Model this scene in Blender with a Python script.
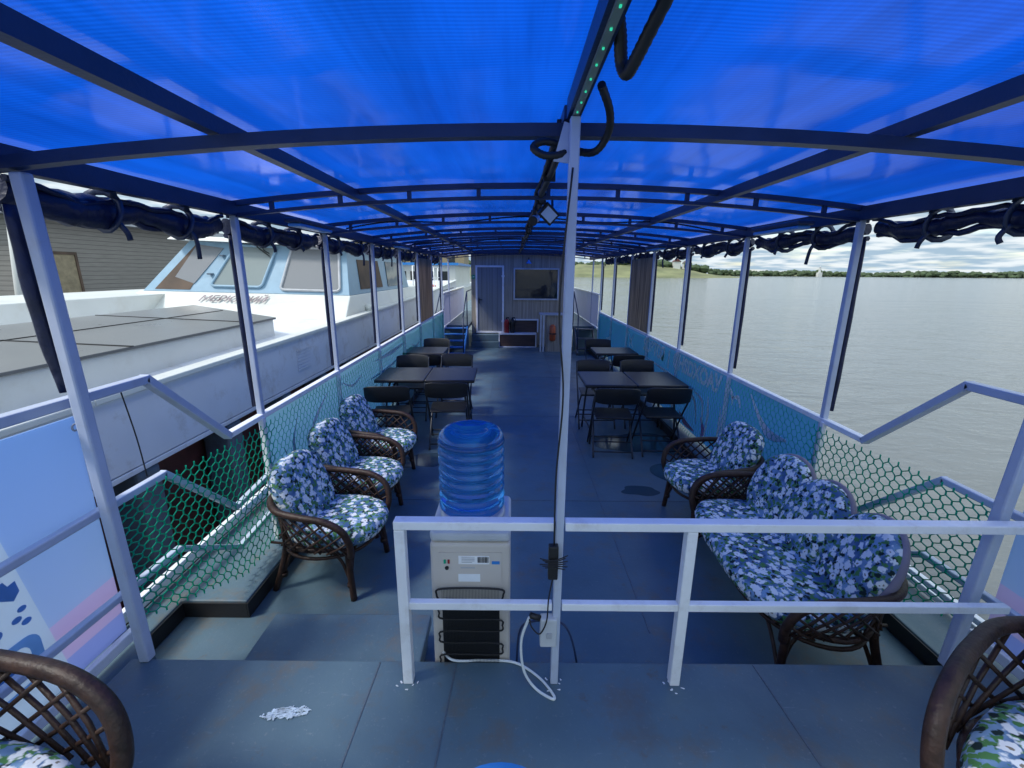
import bpy, math, random
from mathutils import Vector, Matrix
random.seed(7)
R = math.radians
S = bpy.context.scene
for o in list(bpy.data.objects): bpy.data.objects.remove(o)

# ------------------------------------------------------------------ camera, sky, sun, exposure
cam = bpy.data.objects.new('camera', bpy.data.cameras.new('camera')); S.collection.objects.link(cam)
cam.data.sensor_width = 36; cam.data.lens = 442 / 1024 * 36
cam.data.clip_start = 0.05; cam.data.clip_end = 6000
cam.matrix_world = Matrix.Translation((0, 0, 2.0)) @ Matrix.Rotation(R(90 - 14.3), 4, 'X') @ Matrix.Rotation(R(0.45), 4, 'Z')
S.camera = cam
SUN_EL, SUN_AZ = 52, 246            # azimuth from +Y clockwise: sun behind the camera, to the left
w = bpy.data.worlds.new('World'); S.world = w; w.use_nodes = True
nt = w.node_tree; nd, lk = nt.nodes, nt.links
bg = nd['Background']
sky = nd.new('ShaderNodeTexSky'); sky.sky_type = 'NISHITA'; sky.sun_disc = False
sky.sun_elevation = R(SUN_EL); sky.sun_rotation = R(SUN_AZ)
tc = nd.new('ShaderNodeTexCoord'); sx = nd.new('ShaderNodeSeparateXYZ'); lk.new(tc.outputs['Generated'], sx.inputs[0])
def wm(op, a, b):
    n = nd.new('ShaderNodeMath'); n.operation = op
    for i, v in enumerate((a, b)):
        if v is None: continue
        if isinstance(v, (int, float)): n.inputs[i].default_value = v
        else: lk.new(v, n.inputs[i])
    return n.outputs[0]
den = wm('ADD', wm('MAXIMUM', sx.outputs[2], 0.0), 0.10)
cx = nd.new('ShaderNodeCombineXYZ'); lk.new(wm('DIVIDE', sx.outputs[0], den), cx.inputs[0]); lk.new(wm('DIVIDE', sx.outputs[1], den), cx.inputs[1])
n1 = nd.new('ShaderNodeTexNoise'); n1.inputs['Scale'].default_value = 1.1; n1.inputs['Detail'].default_value = 7; n1.inputs['Roughness'].default_value = 0.55
lk.new(cx.outputs[0], n1.inputs['Vector'])
mp = nd.new('ShaderNodeMapRange'); mp.inputs['From Min'].default_value = 0.28; mp.inputs['From Max'].default_value = 0.48; lk.new(n1.outputs['Fac'], mp.inputs['Value'])
n2 = nd.new('ShaderNodeTexNoise'); n2.inputs['Scale'].default_value = 2.3; n2.inputs['Detail'].default_value = 6; lk.new(cx.outputs[0], n2.inputs['Vector'])
cr = nd.new('ShaderNodeValToRGB'); lk.new(n2.outputs['Fac'], cr.inputs[0])
cr.color_ramp.elements[0].position = 0.43; cr.color_ramp.elements[0].color = (1.9, 2.6, 3.25, 1)
cr.color_ramp.elements[1].position = 0.60; cr.color_ramp.elements[1].color = (4.0, 4.35, 4.55, 1)
mx = nd.new('ShaderNodeMix'); mx.data_type = 'RGBA'
lk.new(mp.outputs[0], mx.inputs['Factor']); lk.new(sky.outputs[0], mx.inputs['A']); lk.new(cr.outputs[0], mx.inputs['B'])
el = nd.new('ShaderNodeMapRange'); el.inputs['From Min'].default_value = 0.25; el.inputs['From Max'].default_value = 0.8; el.inputs['To Min'].default_value = 1.0; el.inputs['To Max'].default_value = 1.8; lk.new(sx.outputs[2], el.inputs['Value'])   # overcast: brighter overhead
vs_ = nd.new('ShaderNodeVectorMath'); vs_.operation = 'SCALE'; lk.new(mx.outputs['Result'], vs_.inputs[0]); lk.new(el.outputs[0], vs_.inputs['Scale'])
lk.new(vs_.outputs[0], bg.inputs['Color']); bg.inputs['Strength'].default_value = 0.10
sun = bpy.data.objects.new('sun', bpy.data.lights.new('sun', 'SUN')); S.collection.objects.link(sun)
sun.data.energy = 1.5; sun.data.angle = R(11); sun.data.color = (1, 0.95, 0.87)
d = Vector((math.sin(R(SUN_AZ)) * math.cos(R(SUN_EL)), math.cos(R(SUN_AZ)) * math.cos(R(SUN_EL)), math.sin(R(SUN_EL))))
sun.rotation_euler = d.to_track_quat('Z', 'Y').to_euler()
S.view_settings.view_transform = 'Standard'; S.view_settings.look = 'None'; S.view_settings.gamma = 1
S.view_settings.exposure = 1.12
S.render.engine = 'CYCLES'
try:
    S.cycles.max_bounces = 10; S.cycles.transparent_max_bounces = 12; S.cycles.transmission_bounces = 8; S.cycles.caustics_reflective = False
except Exception: pass

# ------------------------------------------------------------------ materials
def new_mat(name):
    m = bpy.data.materials.new(name); m.use_nodes = True
    return m, m.node_tree.nodes, m.node_tree.links, m.node_tree.nodes['Principled BSDF']
def pmat(name, col, rough=0.5, metal=0.0, var=0.12, vscale=6.0, bump=0.0, bscale=80, spec=0.5, dirt=None, dscale=2.0, damt=0.35, **kw):
    """painted or plastic surface: base colour with noise variation, patches of dirt and small bumps"""
    m, n, l, p = new_mat(name)
    t = n.new('ShaderNodeTexCoord')
    a = n.new('ShaderNodeTexNoise'); a.inputs['Scale'].default_value = vscale; a.inputs['Detail'].default_value = 6; l.new(t.outputs['Object'], a.inputs['Vector'])
    r = n.new('ShaderNodeValToRGB'); l.new(a.outputs['Fac'], r.inputs[0])
    r.color_ramp.elements[0].position = 0.3; r.color_ramp.elements[1].position = 0.7
    r.color_ramp.elements[0].color = tuple(c * (1 - var) for c in col) + (1,); r.color_ramp.elements[1].color = tuple(min(1, c * (1 + var)) for c in col) + (1,)
    out = r.outputs[0]
    if dirt:
        b = n.new('ShaderNodeTexNoise'); b.inputs['Scale'].default_value = dscale; b.inputs['Detail'].default_value = 9; b.inputs['Roughness'].default_value = 0.7
        l.new(t.outputs['Object'], b.inputs['Vector'])
        q = n.new('ShaderNodeMapRange'); q.inputs['From Min'].default_value = 0.52; q.inputs['From Max'].default_value = 0.72; q.inputs['To Max'].default_value = damt
        l.new(b.outputs['Fac'], q.inputs['Value'])
        x = n.new('ShaderNodeMix'); x.data_type = 'RGBA'; l.new(q.outputs[0], x.inputs['Factor']); l.new(out, x.inputs['A']); x.inputs['B'].default_value = tuple(dirt) + (1,)
        out = x.outputs['Result']
    l.new(out, p.inputs['Base Color'])
    rr = n.new('ShaderNodeMapRange'); rr.inputs['To Min'].default_value = max(0.02, rough - 0.08); rr.inputs['To Max'].default_value = min(1, rough + 0.08); l.new(a.outputs['Fac'], rr.inputs['Value']); l.new(rr.outputs[0], p.inputs['Roughness'])
    p.inputs['Metallic'].default_value = metal; p.inputs['Specular IOR Level'].default_value = spec
    if bump:
        c = n.new('ShaderNodeTexNoise'); c.inputs['Scale'].default_value = bscale; c.inputs['Detail'].default_value = 4; l.new(t.outputs['Object'], c.inputs['Vector'])
        bb = n.new('ShaderNodeBump'); bb.inputs['Strength'].default_value = bump; bb.inputs['Distance'].default_value = 0.01; l.new(c.outputs['Fac'], bb.inputs['Height']); l.new(bb.outputs[0], p.inputs['Normal'])
    for k, v in kw.items(): p.inputs[k].default_value = v
    return m

M = {}
M['white'] = pmat('white paint', (0.84, 0.86, 0.88), 0.35, var=0.05, dirt=(0.45, 0.40, 0.33), dscale=9, damt=0.35, bump=0.15, bscale=60)
M['post'] = pmat('grey white paint', (0.48, 0.54, 0.66), 0.35, var=0.06, dirt=(0.35, 0.33, 0.3), dscale=7, damt=0.3)
M['beam'] = pmat('navy painted steel', (0.018, 0.034, 0.085), 0.4, var=0.2, bump=0.1)
M['navy'] = pmat('navy tarpaulin', (0.008, 0.014, 0.055), 0.42, var=0.3, vscale=12, bump=0.9, bscale=18)
M['black'] = pmat('black plastic', (0.010, 0.011, 0.013), 0.42, var=0.15, bump=0.15, bscale=200)
M['dkmetal'] = pmat('black metal tube', (0.03, 0.035, 0.045), 0.35, metal=0.3)
M['rubber'] = pmat('black rubber', (0.012, 0.012, 0.013), 0.5)
M['cable_w'] = pmat('white cable', (0.7, 0.75, 0.75), 0.4)
M['wicker'] = pmat('dark rattan cane', (0.034, 0.018, 0.013), 0.5, var=0.45, vscale=25, bump=0.35, bscale=60, dirt=(0.07, 0.035, 0.02), dscale=12, damt=0.5, spec=0.35)
M['green'] = pmat('green plastic net', (0.015, 0.55, 0.34), 0.5, spec=0.25)
M['cream'] = pmat('cream plastic', (0.58, 0.54, 0.49), 0.4, var=0.04)
M['greypl'] = pmat('grey plastic', (0.42, 0.44, 0.47), 0.35)
M['lightgrey'] = pmat('pale grey plastic', (0.55, 0.58, 0.60), 0.35)
M['red'] = pmat('red enamel', (0.30, 0.012, 0.016), 0.35)
M['orange'] = pmat('orange plastic', (0.50, 0.10, 0.03), 0.5)
M['stair'] = pmat('blue painted steel', (0.02, 0.16, 0.48), 0.4, var=0.15, dirt=(0.15, 0.25, 0.4), damt=0.5, bump=0.3)
M['shipwhite'] = pmat('ship white paint', (0.62, 0.64, 0.62), 0.35, var=0.05, vscale=1.5, dirt=(0.42, 0.38, 0.30), dscale=1.3, damt=0.40, bump=0.1, bscale=8)
M['shipgrey'] = pmat('ship hull paint', (0.68, 0.70, 0.78), 0.35, var=0.06, vscale=1.5, dirt=(0.34, 0.28, 0.24), dscale=2.6, damt=0.6, bump=0.15, bscale=6)
M['shipblue'] = pmat('light blue paint', (0.24, 0.38, 0.50), 0.4, var=0.06)
M['hatch'] = pmat('grey weathered cover', (0.125, 0.125, 0.125), 0.30, var=0.15, vscale=1.2, dirt=(0.10, 0.10, 0.11), dscale=0.9, damt=0.7, bump=0.2)
M['rust'] = pmat('red brown hull paint', (0.12, 0.034, 0.03), 0.6, var=0.4, dirt=(0.02, 0.015, 0.015), damt=0.7)
M['tyre'] = pmat('tyre rubber', (0.015, 0.015, 0.017), 0.7, bump=0.5)
M['fender'] = pmat('blue grey steel column', (0.11, 0.15, 0.20), 0.5, dirt=(0.08, 0.05, 0.04), damt=0.6)
M['bench'] = pmat('blue plastic', (0.03, 0.22, 0.62), 0.35)
M['cabpanel'] = None
M['led'] = pmat('led strip backing', (0.20, 0.25, 0.22), 0.4)
def emat(name, col, s):
    m, n, l, p = new_mat(name); p.inputs['Base Color'].default_value = col + (1,); p.inputs['Emission Color'].default_value = col + (1,); p.inputs['Emission Strength'].default_value = s; return m
M['ledg'] = emat('green led', (0.05, 0.9, 0.5), 0.25)
def glass(name, col, rough=0.04):
    m, n, l, p = new_mat(name); p.inputs['Base Color'].default_value = col + (1,); p.inputs['Roughness'].default_value = rough; p.inputs['Specular IOR Level'].default_value = 0.45
    t = n.new('ShaderNodeTexCoord'); a = n.new('ShaderNodeTexNoise'); a.inputs['Scale'].default_value = 1.5; a.inputs['Detail'].default_value = 3; l.new(t.outputs['Object'], a.inputs['Vector'])
    b = n.new('ShaderNodeBump'); b.inputs['Strength'].default_value = 0.08; b.inputs['Distance'].default_value = 0.05; l.new(a.outputs['Fac'], b.inputs['Height']); l.new(b.outputs[0], p.inputs['Normal'])
    return m
M['glass'] = glass('dark window glass', (0.02, 0.025, 0.03))
M['shipglass'] = glass('hazy ship window glass', (0.24, 0.28, 0.28), 0.12)
M['shipglass2'] = glass('grey covered ship window', (0.21, 0.22, 0.235), 0.25)
M['interior'] = pmat('brown interior', (0.10, 0.065, 0.045), 0.7, var=0.5, vscale=1.5)

def stripes(name, c1, c2, axis, period, gap=0.08, rough=0.5, grain=0.25, bump=0.3):
    """boards: narrow grooves every `period` metres along an object axis, with grain"""
    m, n, l, p = new_mat(name)
    t = n.new('ShaderNodeTexCoord'); s = n.new('ShaderNodeSeparateXYZ'); l.new(t.outputs['Object'], s.inputs[0])
    a = n.new('ShaderNodeMath'); a.operation = 'DIVIDE'; l.new(s.outputs[axis], a.inputs[0]); a.inputs[1].default_value = period
    f = n.new('ShaderNodeMath'); f.operation = 'FRACT'; l.new(a.outputs[0], f.inputs[0])
    g = n.new('ShaderNodeMath'); g.operation = 'GREATER_THAN'; l.new(f.outputs[0], g.inputs[0]); g.inputs[1].default_value = gap
    mpn = n.new('ShaderNodeMapping'); sc = [14, 14, 14]; 
    k = {0: 2, 1: 2, 2: 1}[axis]; sc[k] = 0.8; 
    if axis == 2: sc = [1.2, 1.2, 14]
    mpn.inputs['Scale'].default_value = sc; l.new(t.outputs['Object'], mpn.inputs[0])
    no = n.new('ShaderNodeTexNoise'); no.inputs['Scale'].default_value = 1.5; no.inputs['Detail'].default_value = 7; l.new(mpn.outputs[0], no.inputs['Vector'])
    r = n.new('ShaderNodeValToRGB'); l.new(no.outputs['Fac'], r.inputs[0]); r.color_ramp.elements[0].position = 0.3; r.color_ramp.elements[1].position = 0.7
    r.color_ramp.elements[0].color = tuple(c * (1 - grain) for c in c1) + (1,); r.color_ramp.elements[1].color = tuple(c * (1 + grain) for c in c1) + (1,)
    x = n.new('ShaderNodeMix'); x.data_type = 'RGBA'; l.new(g.outputs[0], x.inputs['Factor']); x.inputs['A'].default_value = tuple(c2) + (1,); l.new(r.outputs[0], x.inputs['B'])
    l.new(x.outputs['Result'], p.inputs['Base Color']); p.inputs['Roughness'].default_value = rough
    b = n.new('ShaderNodeBump'); b.inputs['Strength'].default_value = bump; b.inputs['Distance'].default_value = 0.008; l.new(g.outputs[0], b.inputs['Height']); l.new(b.outputs[0], p.inputs['Normal'])
    return m
M['cabwall'] = stripes('grey wood effect panel', (0.36, 0.32, 0.25), (0.18, 0.16, 0.13), 0, 0.25, 0.05, 0.5, 0.3)
M['cabdoor'] = stripes('blue grey door panel', (0.21, 0.23, 0.25), (0.10, 0.11, 0.12), 0, 0.14, 0.08, 0.45, 0.12)
M['siding'] = stripes('grey weatherboard', (0.26, 0.245, 0.22), (0.13, 0.12, 0.11), 2, 0.17, 0.13, 0.7, 0.12)
M['bark'] = stripes('rough brown plank', (0.42, 0.34, 0.22), (0.14, 0.11, 0.08), 1, 0.27, 0.05, 0.8, 0.6)
M['brownwood'] = stripes('dark red brown wood', (0.075, 0.045, 0.035), (0.03, 0.02, 0.018), 2, 0.4, 0.03, 0.5, 0.3)
M['olddoor'] = pmat('faded tan wood', (0.30, 0.25, 0.16), 0.7, var=0.2, dirt=(0.2, 0.16, 0.11), damt=0.6, dscale=4)
M['table'] = stripes('dark wood effect plastic top', (0.026, 0.028, 0.035), (0.008, 0.008, 0.01), 1, 0.06, 0.06, 0.38, 0.15, 0.2)

# translucent blue roof sheet: fluted twin wall plastic, shiny underneath
def roof_mat():
    m, n, l, p = new_mat('blue twin wall plastic sheet')
    out = n['Material Output']; n.remove(p)
    t = n.new('ShaderNodeTexCoord'); s = n.new('ShaderNodeSeparateXYZ'); l.new(t.outputs['Object'], s.inputs[0])
    no = n.new('ShaderNodeTexNoise'); no.inputs['Scale'].default_value = 0.9; no.inputs['Detail'].default_value = 5; l.new(t.outputs['Object'], no.inputs['Vector'])
    r = n.new('ShaderNodeValToRGB'); l.new(no.outputs['Fac'], r.inputs[0]); r.color_ramp.elements[0].position = 0.3; r.color_ramp.elements[1].position = 0.7
    r.color_ramp.elements[0].color = (0.002, 0.060, 0.46, 1); r.color_ramp.elements[1].color = (0.004, 0.098, 0.62, 1)
    a = n.new('ShaderNodeMath'); a.operation = 'MULTIPLY'; l.new(s.outputs[1], a.inputs[0]); a.inputs[1].default_value = 2 * math.pi / 0.016
    sn = n.new('ShaderNodeMath'); sn.operation = 'SINE'; l.new(a.outputs[0], sn.inputs[0])
    mr = n.new('ShaderNodeMapRange'); mr.inputs['From Min'].default_value = -1; mr.inputs['To Min'].default_value = 0.80; mr.inputs['To Max'].default_value = 1.0; l.new(sn.outputs[0], mr.inputs['Value'])
    vm = n.new('ShaderNodeMix'); vm.data_type = 'RGBA'; vm.blend_type = 'MULTIPLY'; vm.inputs['Factor'].default_value = 1; l.new(r.outputs[0], vm.inputs['A'])
    mpn = n.new('ShaderNodeMapping'); mpn.inputs['Scale'].default_value = (5.5, 0.45, 1); l.new(t.outputs['Object'], mpn.inputs[0])      # dust streaks running down the sheet
    ds = n.new('ShaderNodeTexNoise'); ds.inputs['Scale'].default_value = 1.3; ds.inputs['Detail'].default_value = 9; ds.inputs['Roughness'].default_value = 0.65; l.new(mpn.outputs[0], ds.inputs['Vector'])
    dm = n.new('ShaderNodeMapRange'); dm.inputs['From Min'].default_value = 0.35; dm.inputs['From Max'].default_value = 0.62; dm.inputs['To Min'].default_value = 0.72; dm.inputs['To Max'].default_value = 1.05; l.new(ds.outputs['Fac'], dm.inputs['Value'])
    mm = n.new('ShaderNodeMath'); mm.operation = 'MULTIPLY'; l.new(mr.outputs[0], mm.inputs[0]); l.new(dm.outputs[0], mm.inputs[1])
    cc = n.new('ShaderNodeCombineColor'); [l.new(mm.outputs[0], cc.inputs[i]) for i in range(3)]; l.new(cc.outputs[0], vm.inputs['B'])
    tr = n.new('ShaderNodeBsdfTranslucent'); l.new(vm.outputs['Result'], tr.inputs['Color'])
    df = n.new('ShaderNodeBsdfDiffuse'); df.inputs['Color'].default_value = (0.003, 0.08, 0.45, 1)
    ms = n.new('ShaderNodeMixShader'); ms.inputs[0].default_value = 0.14; l.new(tr.outputs[0], ms.inputs[1]); l.new(df.outputs[0], ms.inputs[2])
    gl = n.new('ShaderNodeBsdfGlossy'); gl.inputs['Roughness'].default_value = 0.13; gl.inputs['Color'].default_value = (0.85, 0.85, 1, 1)
    w2 = n.new('ShaderNodeTexNoise'); w2.inputs['Scale'].default_value = 1.6; w2.inputs['Detail'].default_value = 2; l.new(t.outputs['Object'], w2.inputs['Vector'])
    b = n.new('ShaderNodeBump'); b.inputs['Strength'].default_value = 0.35; b.inputs['Distance'].default_value = 0.03; l.new(w2.outputs['Fac'], b.inputs['Height'])
    b2 = n.new('ShaderNodeBump'); b2.inputs['Strength'].default_value = 0.06; b2.inputs['Distance'].default_value = 0.0004; l.new(sn.outputs[0], b2.inputs['Height']); l.new(b.outputs[0], b2.inputs['Normal'])
    l.new(b2.outputs[0], gl.inputs['Normal'])
    fr = n.new('ShaderNodeLayerWeight'); fr.inputs['Blend'].default_value = 0.5
    pw = n.new('ShaderNodeMath'); pw.operation = 'POWER'; l.new(fr.outputs['Facing'], pw.inputs[0]); pw.inputs[1].default_value = 4.0
    pm = n.new('ShaderNodeMath'); pm.operation = 'MULTIPLY_ADD'; l.new(pw.outputs[0], pm.inputs[0]); pm.inputs[1].default_value = 0.60; pm.inputs[2].default_value = 0.012
    m2 = n.new('ShaderNodeMixShader'); l.new(pm.outputs[0], m2.inputs[0]); l.new(ms.outputs[0], m2.inputs[1]); l.new(gl.outputs[0], m2.inputs[2])
    l.new(m2.outputs[0], out.inputs['Surface']); return m
M['roof'] = roof_mat()

def deck_mat():
    m, n, l, p = new_mat('grey blue deck paint')
    t = n.new('ShaderNodeTexCoord')
    def noise(scale, detail, rough=0.6):
        a = n.new('ShaderNodeTexNoise'); a.inputs['Scale'].default_value = scale; a.inputs['Detail'].default_value = detail; a.inputs['Roughness'].default_value = rough; l.new(t.outputs['Object'], a.inputs['Vector']); return a.outputs['Fac']
    def rng(v, a, b, c, d_):
        q = n.new('ShaderNodeMapRange'); q.inputs['From Min'].default_value = a; q.inputs['From Max'].default_value = b; q.inputs['To Min'].default_value = c; q.inputs['To Max'].default_value = d_; l.new(v, q.inputs['Value']); return q.outputs[0]
    def mix(f, a, b):
        x = n.new('ShaderNodeMix'); x.data_type = 'RGBA'; l.new(f, x.inputs['Factor'])
        for k, v in (('A', a), ('B', b)):
            if isinstance(v, tuple): x.inputs[k].default_value = v + (1,)
            else: l.new(v, x.inputs[k])
        return x.outputs['Result']
    big = noise(0.9, 8)
    c = mix(rng(big, 0.3, 0.7, 0, 1), (0.064, 0.115, 0.152), (0.110, 0.175, 0.212))
    c = mix(rng(noise(3.0, 10, 0.75), 0.52, 0.66, 0, 0.7), c, (0.145, 0.13, 0.105))       # worn brownish patches
    mpn = n.new('ShaderNodeMapping'); mpn.inputs['Scale'].default_value = (3, 22, 3); mpn.inputs['Rotation'].default_value = (0, 0, 0.5); l.new(t.outputs['Object'], mpn.inputs[0])
    sc = n.new('ShaderNodeTexNoise'); sc.inputs['Scale'].default_value = 1.6; sc.inputs['Detail'].default_value = 8; sc.inputs['Roughness'].default_value = 0.7; l.new(mpn.outputs[0], sc.inputs['Vector'])
    c = mix(rng(sc.outputs['Fac'], 0.64, 0.70, 0, 0.45), c, (0.24, 0.29, 0.33))            # scuff marks
    c = mix(rng(noise(0.55, 6, 0.6), 0.55, 0.66, 0, 0.35), c, (0.05, 0.075, 0.10))          # darker trodden areas
    c = mix(rng(noise(7.5, 10, 0.8), 0.60, 0.66, 0, 0.55), c, (0.115, 0.085, 0.055))         # small rust stains
    c = mix(rng(noise(60, 4, 0.7), 0.60, 0.75, 0, 0.35), c, (0.28, 0.32, 0.34))          # grit
    l.new(c, p.inputs['Base Color'])
    l.new(rng(noise(2.2, 7), 0.3, 0.7, 0.30, 0.52), p.inputs['Roughness']); p.inputs['Specular IOR Level'].default_value = 0.35
    b = n.new('ShaderNodeBump'); b.inputs['Strength'].default_value = 0.25; b.inputs['Distance'].default_value = 0.004; l.new(noise(45, 5), b.inputs['Height'])
    b2 = n.new('ShaderNodeBump'); b2.inputs['Strength'].default_value = 0.25; b2.inputs['Distance'].default_value = 0.03; l.new(noise(1.7, 3), b2.inputs['Height']); l.new(b.outputs[0], b2.inputs['Normal']); l.new(b2.outputs[0], p.inputs['Normal'])
    return m
M['deck'] = deck_mat()

def floral(name='floral cushion fabric'):
    m, n, l, p = new_mat(name)
    t = n.new('ShaderNodeTexCoord')
    dn = n.new('ShaderNodeTexNoise'); dn.inputs['Scale'].default_value = 30; dn.inputs['Detail'].default_value = 3; l.new(t.outputs['Object'], dn.inputs['Vector'])
    FS = 1.12
    vmul = n.new('ShaderNodeVectorMath'); vmul.operation = 'MULTIPLY_ADD'; l.new(dn.outputs['Color'], vmul.inputs[0]); vmul.inputs[1].default_value = (0.045,) * 3; l.new(t.outputs['Object'], vmul.inputs[2])
    def vor(scale, src, off=0, feat='F1'):
        mpn = n.new('ShaderNodeMapping'); mpn.inputs['Location'].default_value = (off, off * 0.7, off * 1.3); l.new(src, mpn.inputs[0])
        v = n.new('ShaderNodeTexVoronoi'); v.feature = feat; v.inputs['Scale'].default_value = scale * FS; l.new(mpn.outputs[0], v.inputs['Vector']); return v
    def rng(v, a, b, c=0, d_=1):
        q = n.new('ShaderNodeMapRange'); q.inputs['From Min'].default_value = a; q.inputs['From Max'].default_value = b; q.inputs['To Min'].default_value = c; q.inputs['To Max'].default_value = d_; l.new(v, q.inputs['Value']); return q.outputs[0]
    def mix(f, a, b):
        x = n.new('ShaderNodeMix'); x.data_type = 'RGBA'; l.new(f, x.inputs['Factor'])
        for k, v in (('A', a), ('B', b)):
            if isinstance(v, tuple): x.inputs[k].default_value = v + (1,)
            else: l.new(v, x.inputs[k])
        return x.outputs['Result']
    base = n.new('ShaderNodeTexNoise'); base.inputs['Scale'].default_value = 9; base.inputs['Detail'].default_value = 2; l.new(t.outputs['Object'], base.inputs['Vector'])
    c = mix(rng(base.outputs['Fac'], 0.42, 0.58), (0.06, 0.13, 0.27), (0.20, 0.34, 0.52))
    leaf = vor(34, vmul.outputs[0], 3.3)
    c = mix(rng(leaf.outputs['Distance'], 0.52, 0.42), c, (0.07, 0.20, 0.07))
    leaf2 = vor(26, vmul.outputs[0], 7.1)
    c = mix(rng(leaf2.outputs['Distance'], 0.40, 0.30), c, (0.012, 0.028, 0.03))
    fl = vor(19, vmul.outputs[0], 0.4)                   # blossoms
    pt = vor(75, t.outputs['Object'], 1.0)               # petals
    add = n.new('ShaderNodeMath'); add.operation = 'MULTIPLY_ADD'; l.new(pt.outputs['Distance'], add.inputs[0]); add.inputs[1].default_value = 0.22; l.new(fl.outputs['Distance'], add.inputs[2])
    c = mix(rng(add.outputs[0], 0.58, 0.47), c, (0.72, 0.77, 0.80))
    c = mix(rng(fl.outputs['Distance'], 0.13, 0.09), c, (0.22, 0.20, 0.16))
    l.new(c, p.inputs['Base Color']); p.inputs['Roughness'].default_value = 0.85; p.inputs['Specular IOR Level'].default_value = 0.2
    b = n.new('ShaderNodeBump'); b.inputs['Strength'].default_value = 0.5; b.inputs['Distance'].default_value = 0.012
    bn = n.new('ShaderNodeTexNoise'); bn.inputs['Scale'].default_value = 14; bn.inputs['Detail'].default_value = 5; l.new(t.outputs['Object'], bn.inputs['Vector']); l.new(bn.outputs['Fac'], b.inputs['Height']); l.new(b.outputs[0], p.inputs['Normal'])
    return m
M['floral'] = floral()
M['piping'] = pmat('mauve cushion edging', (0.22, 0.20, 0.25), 0.8, bump=0.3)

def water_mat():
    m, n, l, p = new_mat('river water')
    p.inputs['Base Color'].default_value = (0.12, 0.132, 0.136, 1); p.inputs['Roughness'].default_value = 0.12; p.inputs['IOR'].default_value = 1.33
    t = n.new('ShaderNodeTexCoord')
    prev = None
    for sc, st, dist, det in (((0.02, 0.035, 1), 0.7, 1.2, 3), ((0.45, 0.8, 1), 1.0, 0.12, 4), ((2.2, 3.6, 1), 0.9, 0.035, 4), ((9, 13, 1), 0.4, 0.006, 3)):
        mpn = n.new('ShaderNodeMapping'); mpn.inputs['Scale'].default_value = sc; mpn.inputs['Rotation'].default_value = (0, 0, 0.35); l.new(t.outputs['Object'], mpn.inputs[0])
        a = n.new('ShaderNodeTexNoise'); a.inputs['Scale'].default_value = 1; a.inputs['Detail'].default_value = det; a.inputs['Distortion'].default_value = 0.6; l.new(mpn.outputs[0], a.inputs['Vector'])
        b = n.new('ShaderNodeBump'); b.inputs['Strength'].default_value = st; b.inputs['Distance'].default_value = dist; l.new(a.outputs['Fac'], b.inputs['Height'])
        if prev: l.new(prev, b.inputs['Normal'])
        prev = b.outputs[0]
    l.new(prev, p.inputs['Normal']); return m
M['water'] = water_mat()

def banner_mat(name, top, bot, z0, z1):
    m, n, l, p = new_mat(name)
    t = n.new('ShaderNodeTexCoord'); s = n.new('ShaderNodeSeparateXYZ'); l.new(t.outputs['Object'], s.inputs[0])
    q = n.new('ShaderNodeMapRange'); q.inputs['From Min'].default_value = z0; q.inputs['From Max'].default_value = z1; l.new(s.outputs[2], q.inputs['Value'])
    x = n.new('ShaderNodeMix'); x.data_type = 'RGBA'; l.new(q.outputs[0], x.inputs['Factor']); x.inputs['A'].default_value = bot + (1,); x.inputs['B'].default_value = top + (1,)
    # printed sheet seen against the light: part of the daylight passes through
    a = n.new('ShaderNodeTexNoise'); a.inputs['Scale'].default_value = 2.2; a.inputs['Detail'].default_value = 4; l.new(t.outputs['Object'], a.inputs['Vector'])
    b = n.new('ShaderNodeBump'); b.inputs['Strength'].default_value = 0.5; b.inputs['Distance'].default_value = 0.03; l.new(a.outputs['Fac'], b.inputs['Height']); l.new(b.outputs[0], p.inputs['Normal'])
    l.new(x.outputs['Result'], p.inputs['Base Color']); p.inputs['Roughness'].default_value = 0.45
    tr = n.new('ShaderNodeBsdfTranslucent'); l.new(x.outputs['Result'], tr.inputs['Color'])
    ms = n.new('ShaderNodeMixShader'); ms.inputs[0].default_value = 0.5; l.new(p.outputs[0], ms.inputs[1]); l.new(tr.outputs[0], ms.inputs[2]); l.new(ms.outputs[0], n['Material Output'].inputs['Surface'])
    return m
M['banner'] = banner_mat('blue printed banner', (0.07, 0.28, 0.55), (0.05, 0.22, 0.58), 0.2, 1.0)
M['bannerteal'] = banner_mat('teal blue printed banner', (0.20, 0.42, 0.55), (0.08, 0.27, 0.60), 0.2, 1.0)
M['panelblue'] = banner_mat('bright blue printed banner', (0.30, 0.52, 0.86), (0.42, 0.52, 0.84), 0.4, 1.4)
M['lavender'] = banner_mat('lavender printed banner', (0.52, 0.62, 0.76), (0.58, 0.60, 0.74), 0.5, 1.4)
M['prwhite'] = pmat('pale print', (0.80, 0.85, 0.88), 0.5)
M['prpale'] = pmat('pale blue print', (0.58, 0.72, 0.88), 0.5)
M['prpink'] = pmat('mauve print', (0.62, 0.48, 0.76), 0.5)
M['prrose'] = pmat('pink print', (0.45, 0.16, 0.40), 0.5)
M['prblue'] = pmat('mid blue print', (0.24, 0.45, 0.78), 0.5)

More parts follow.
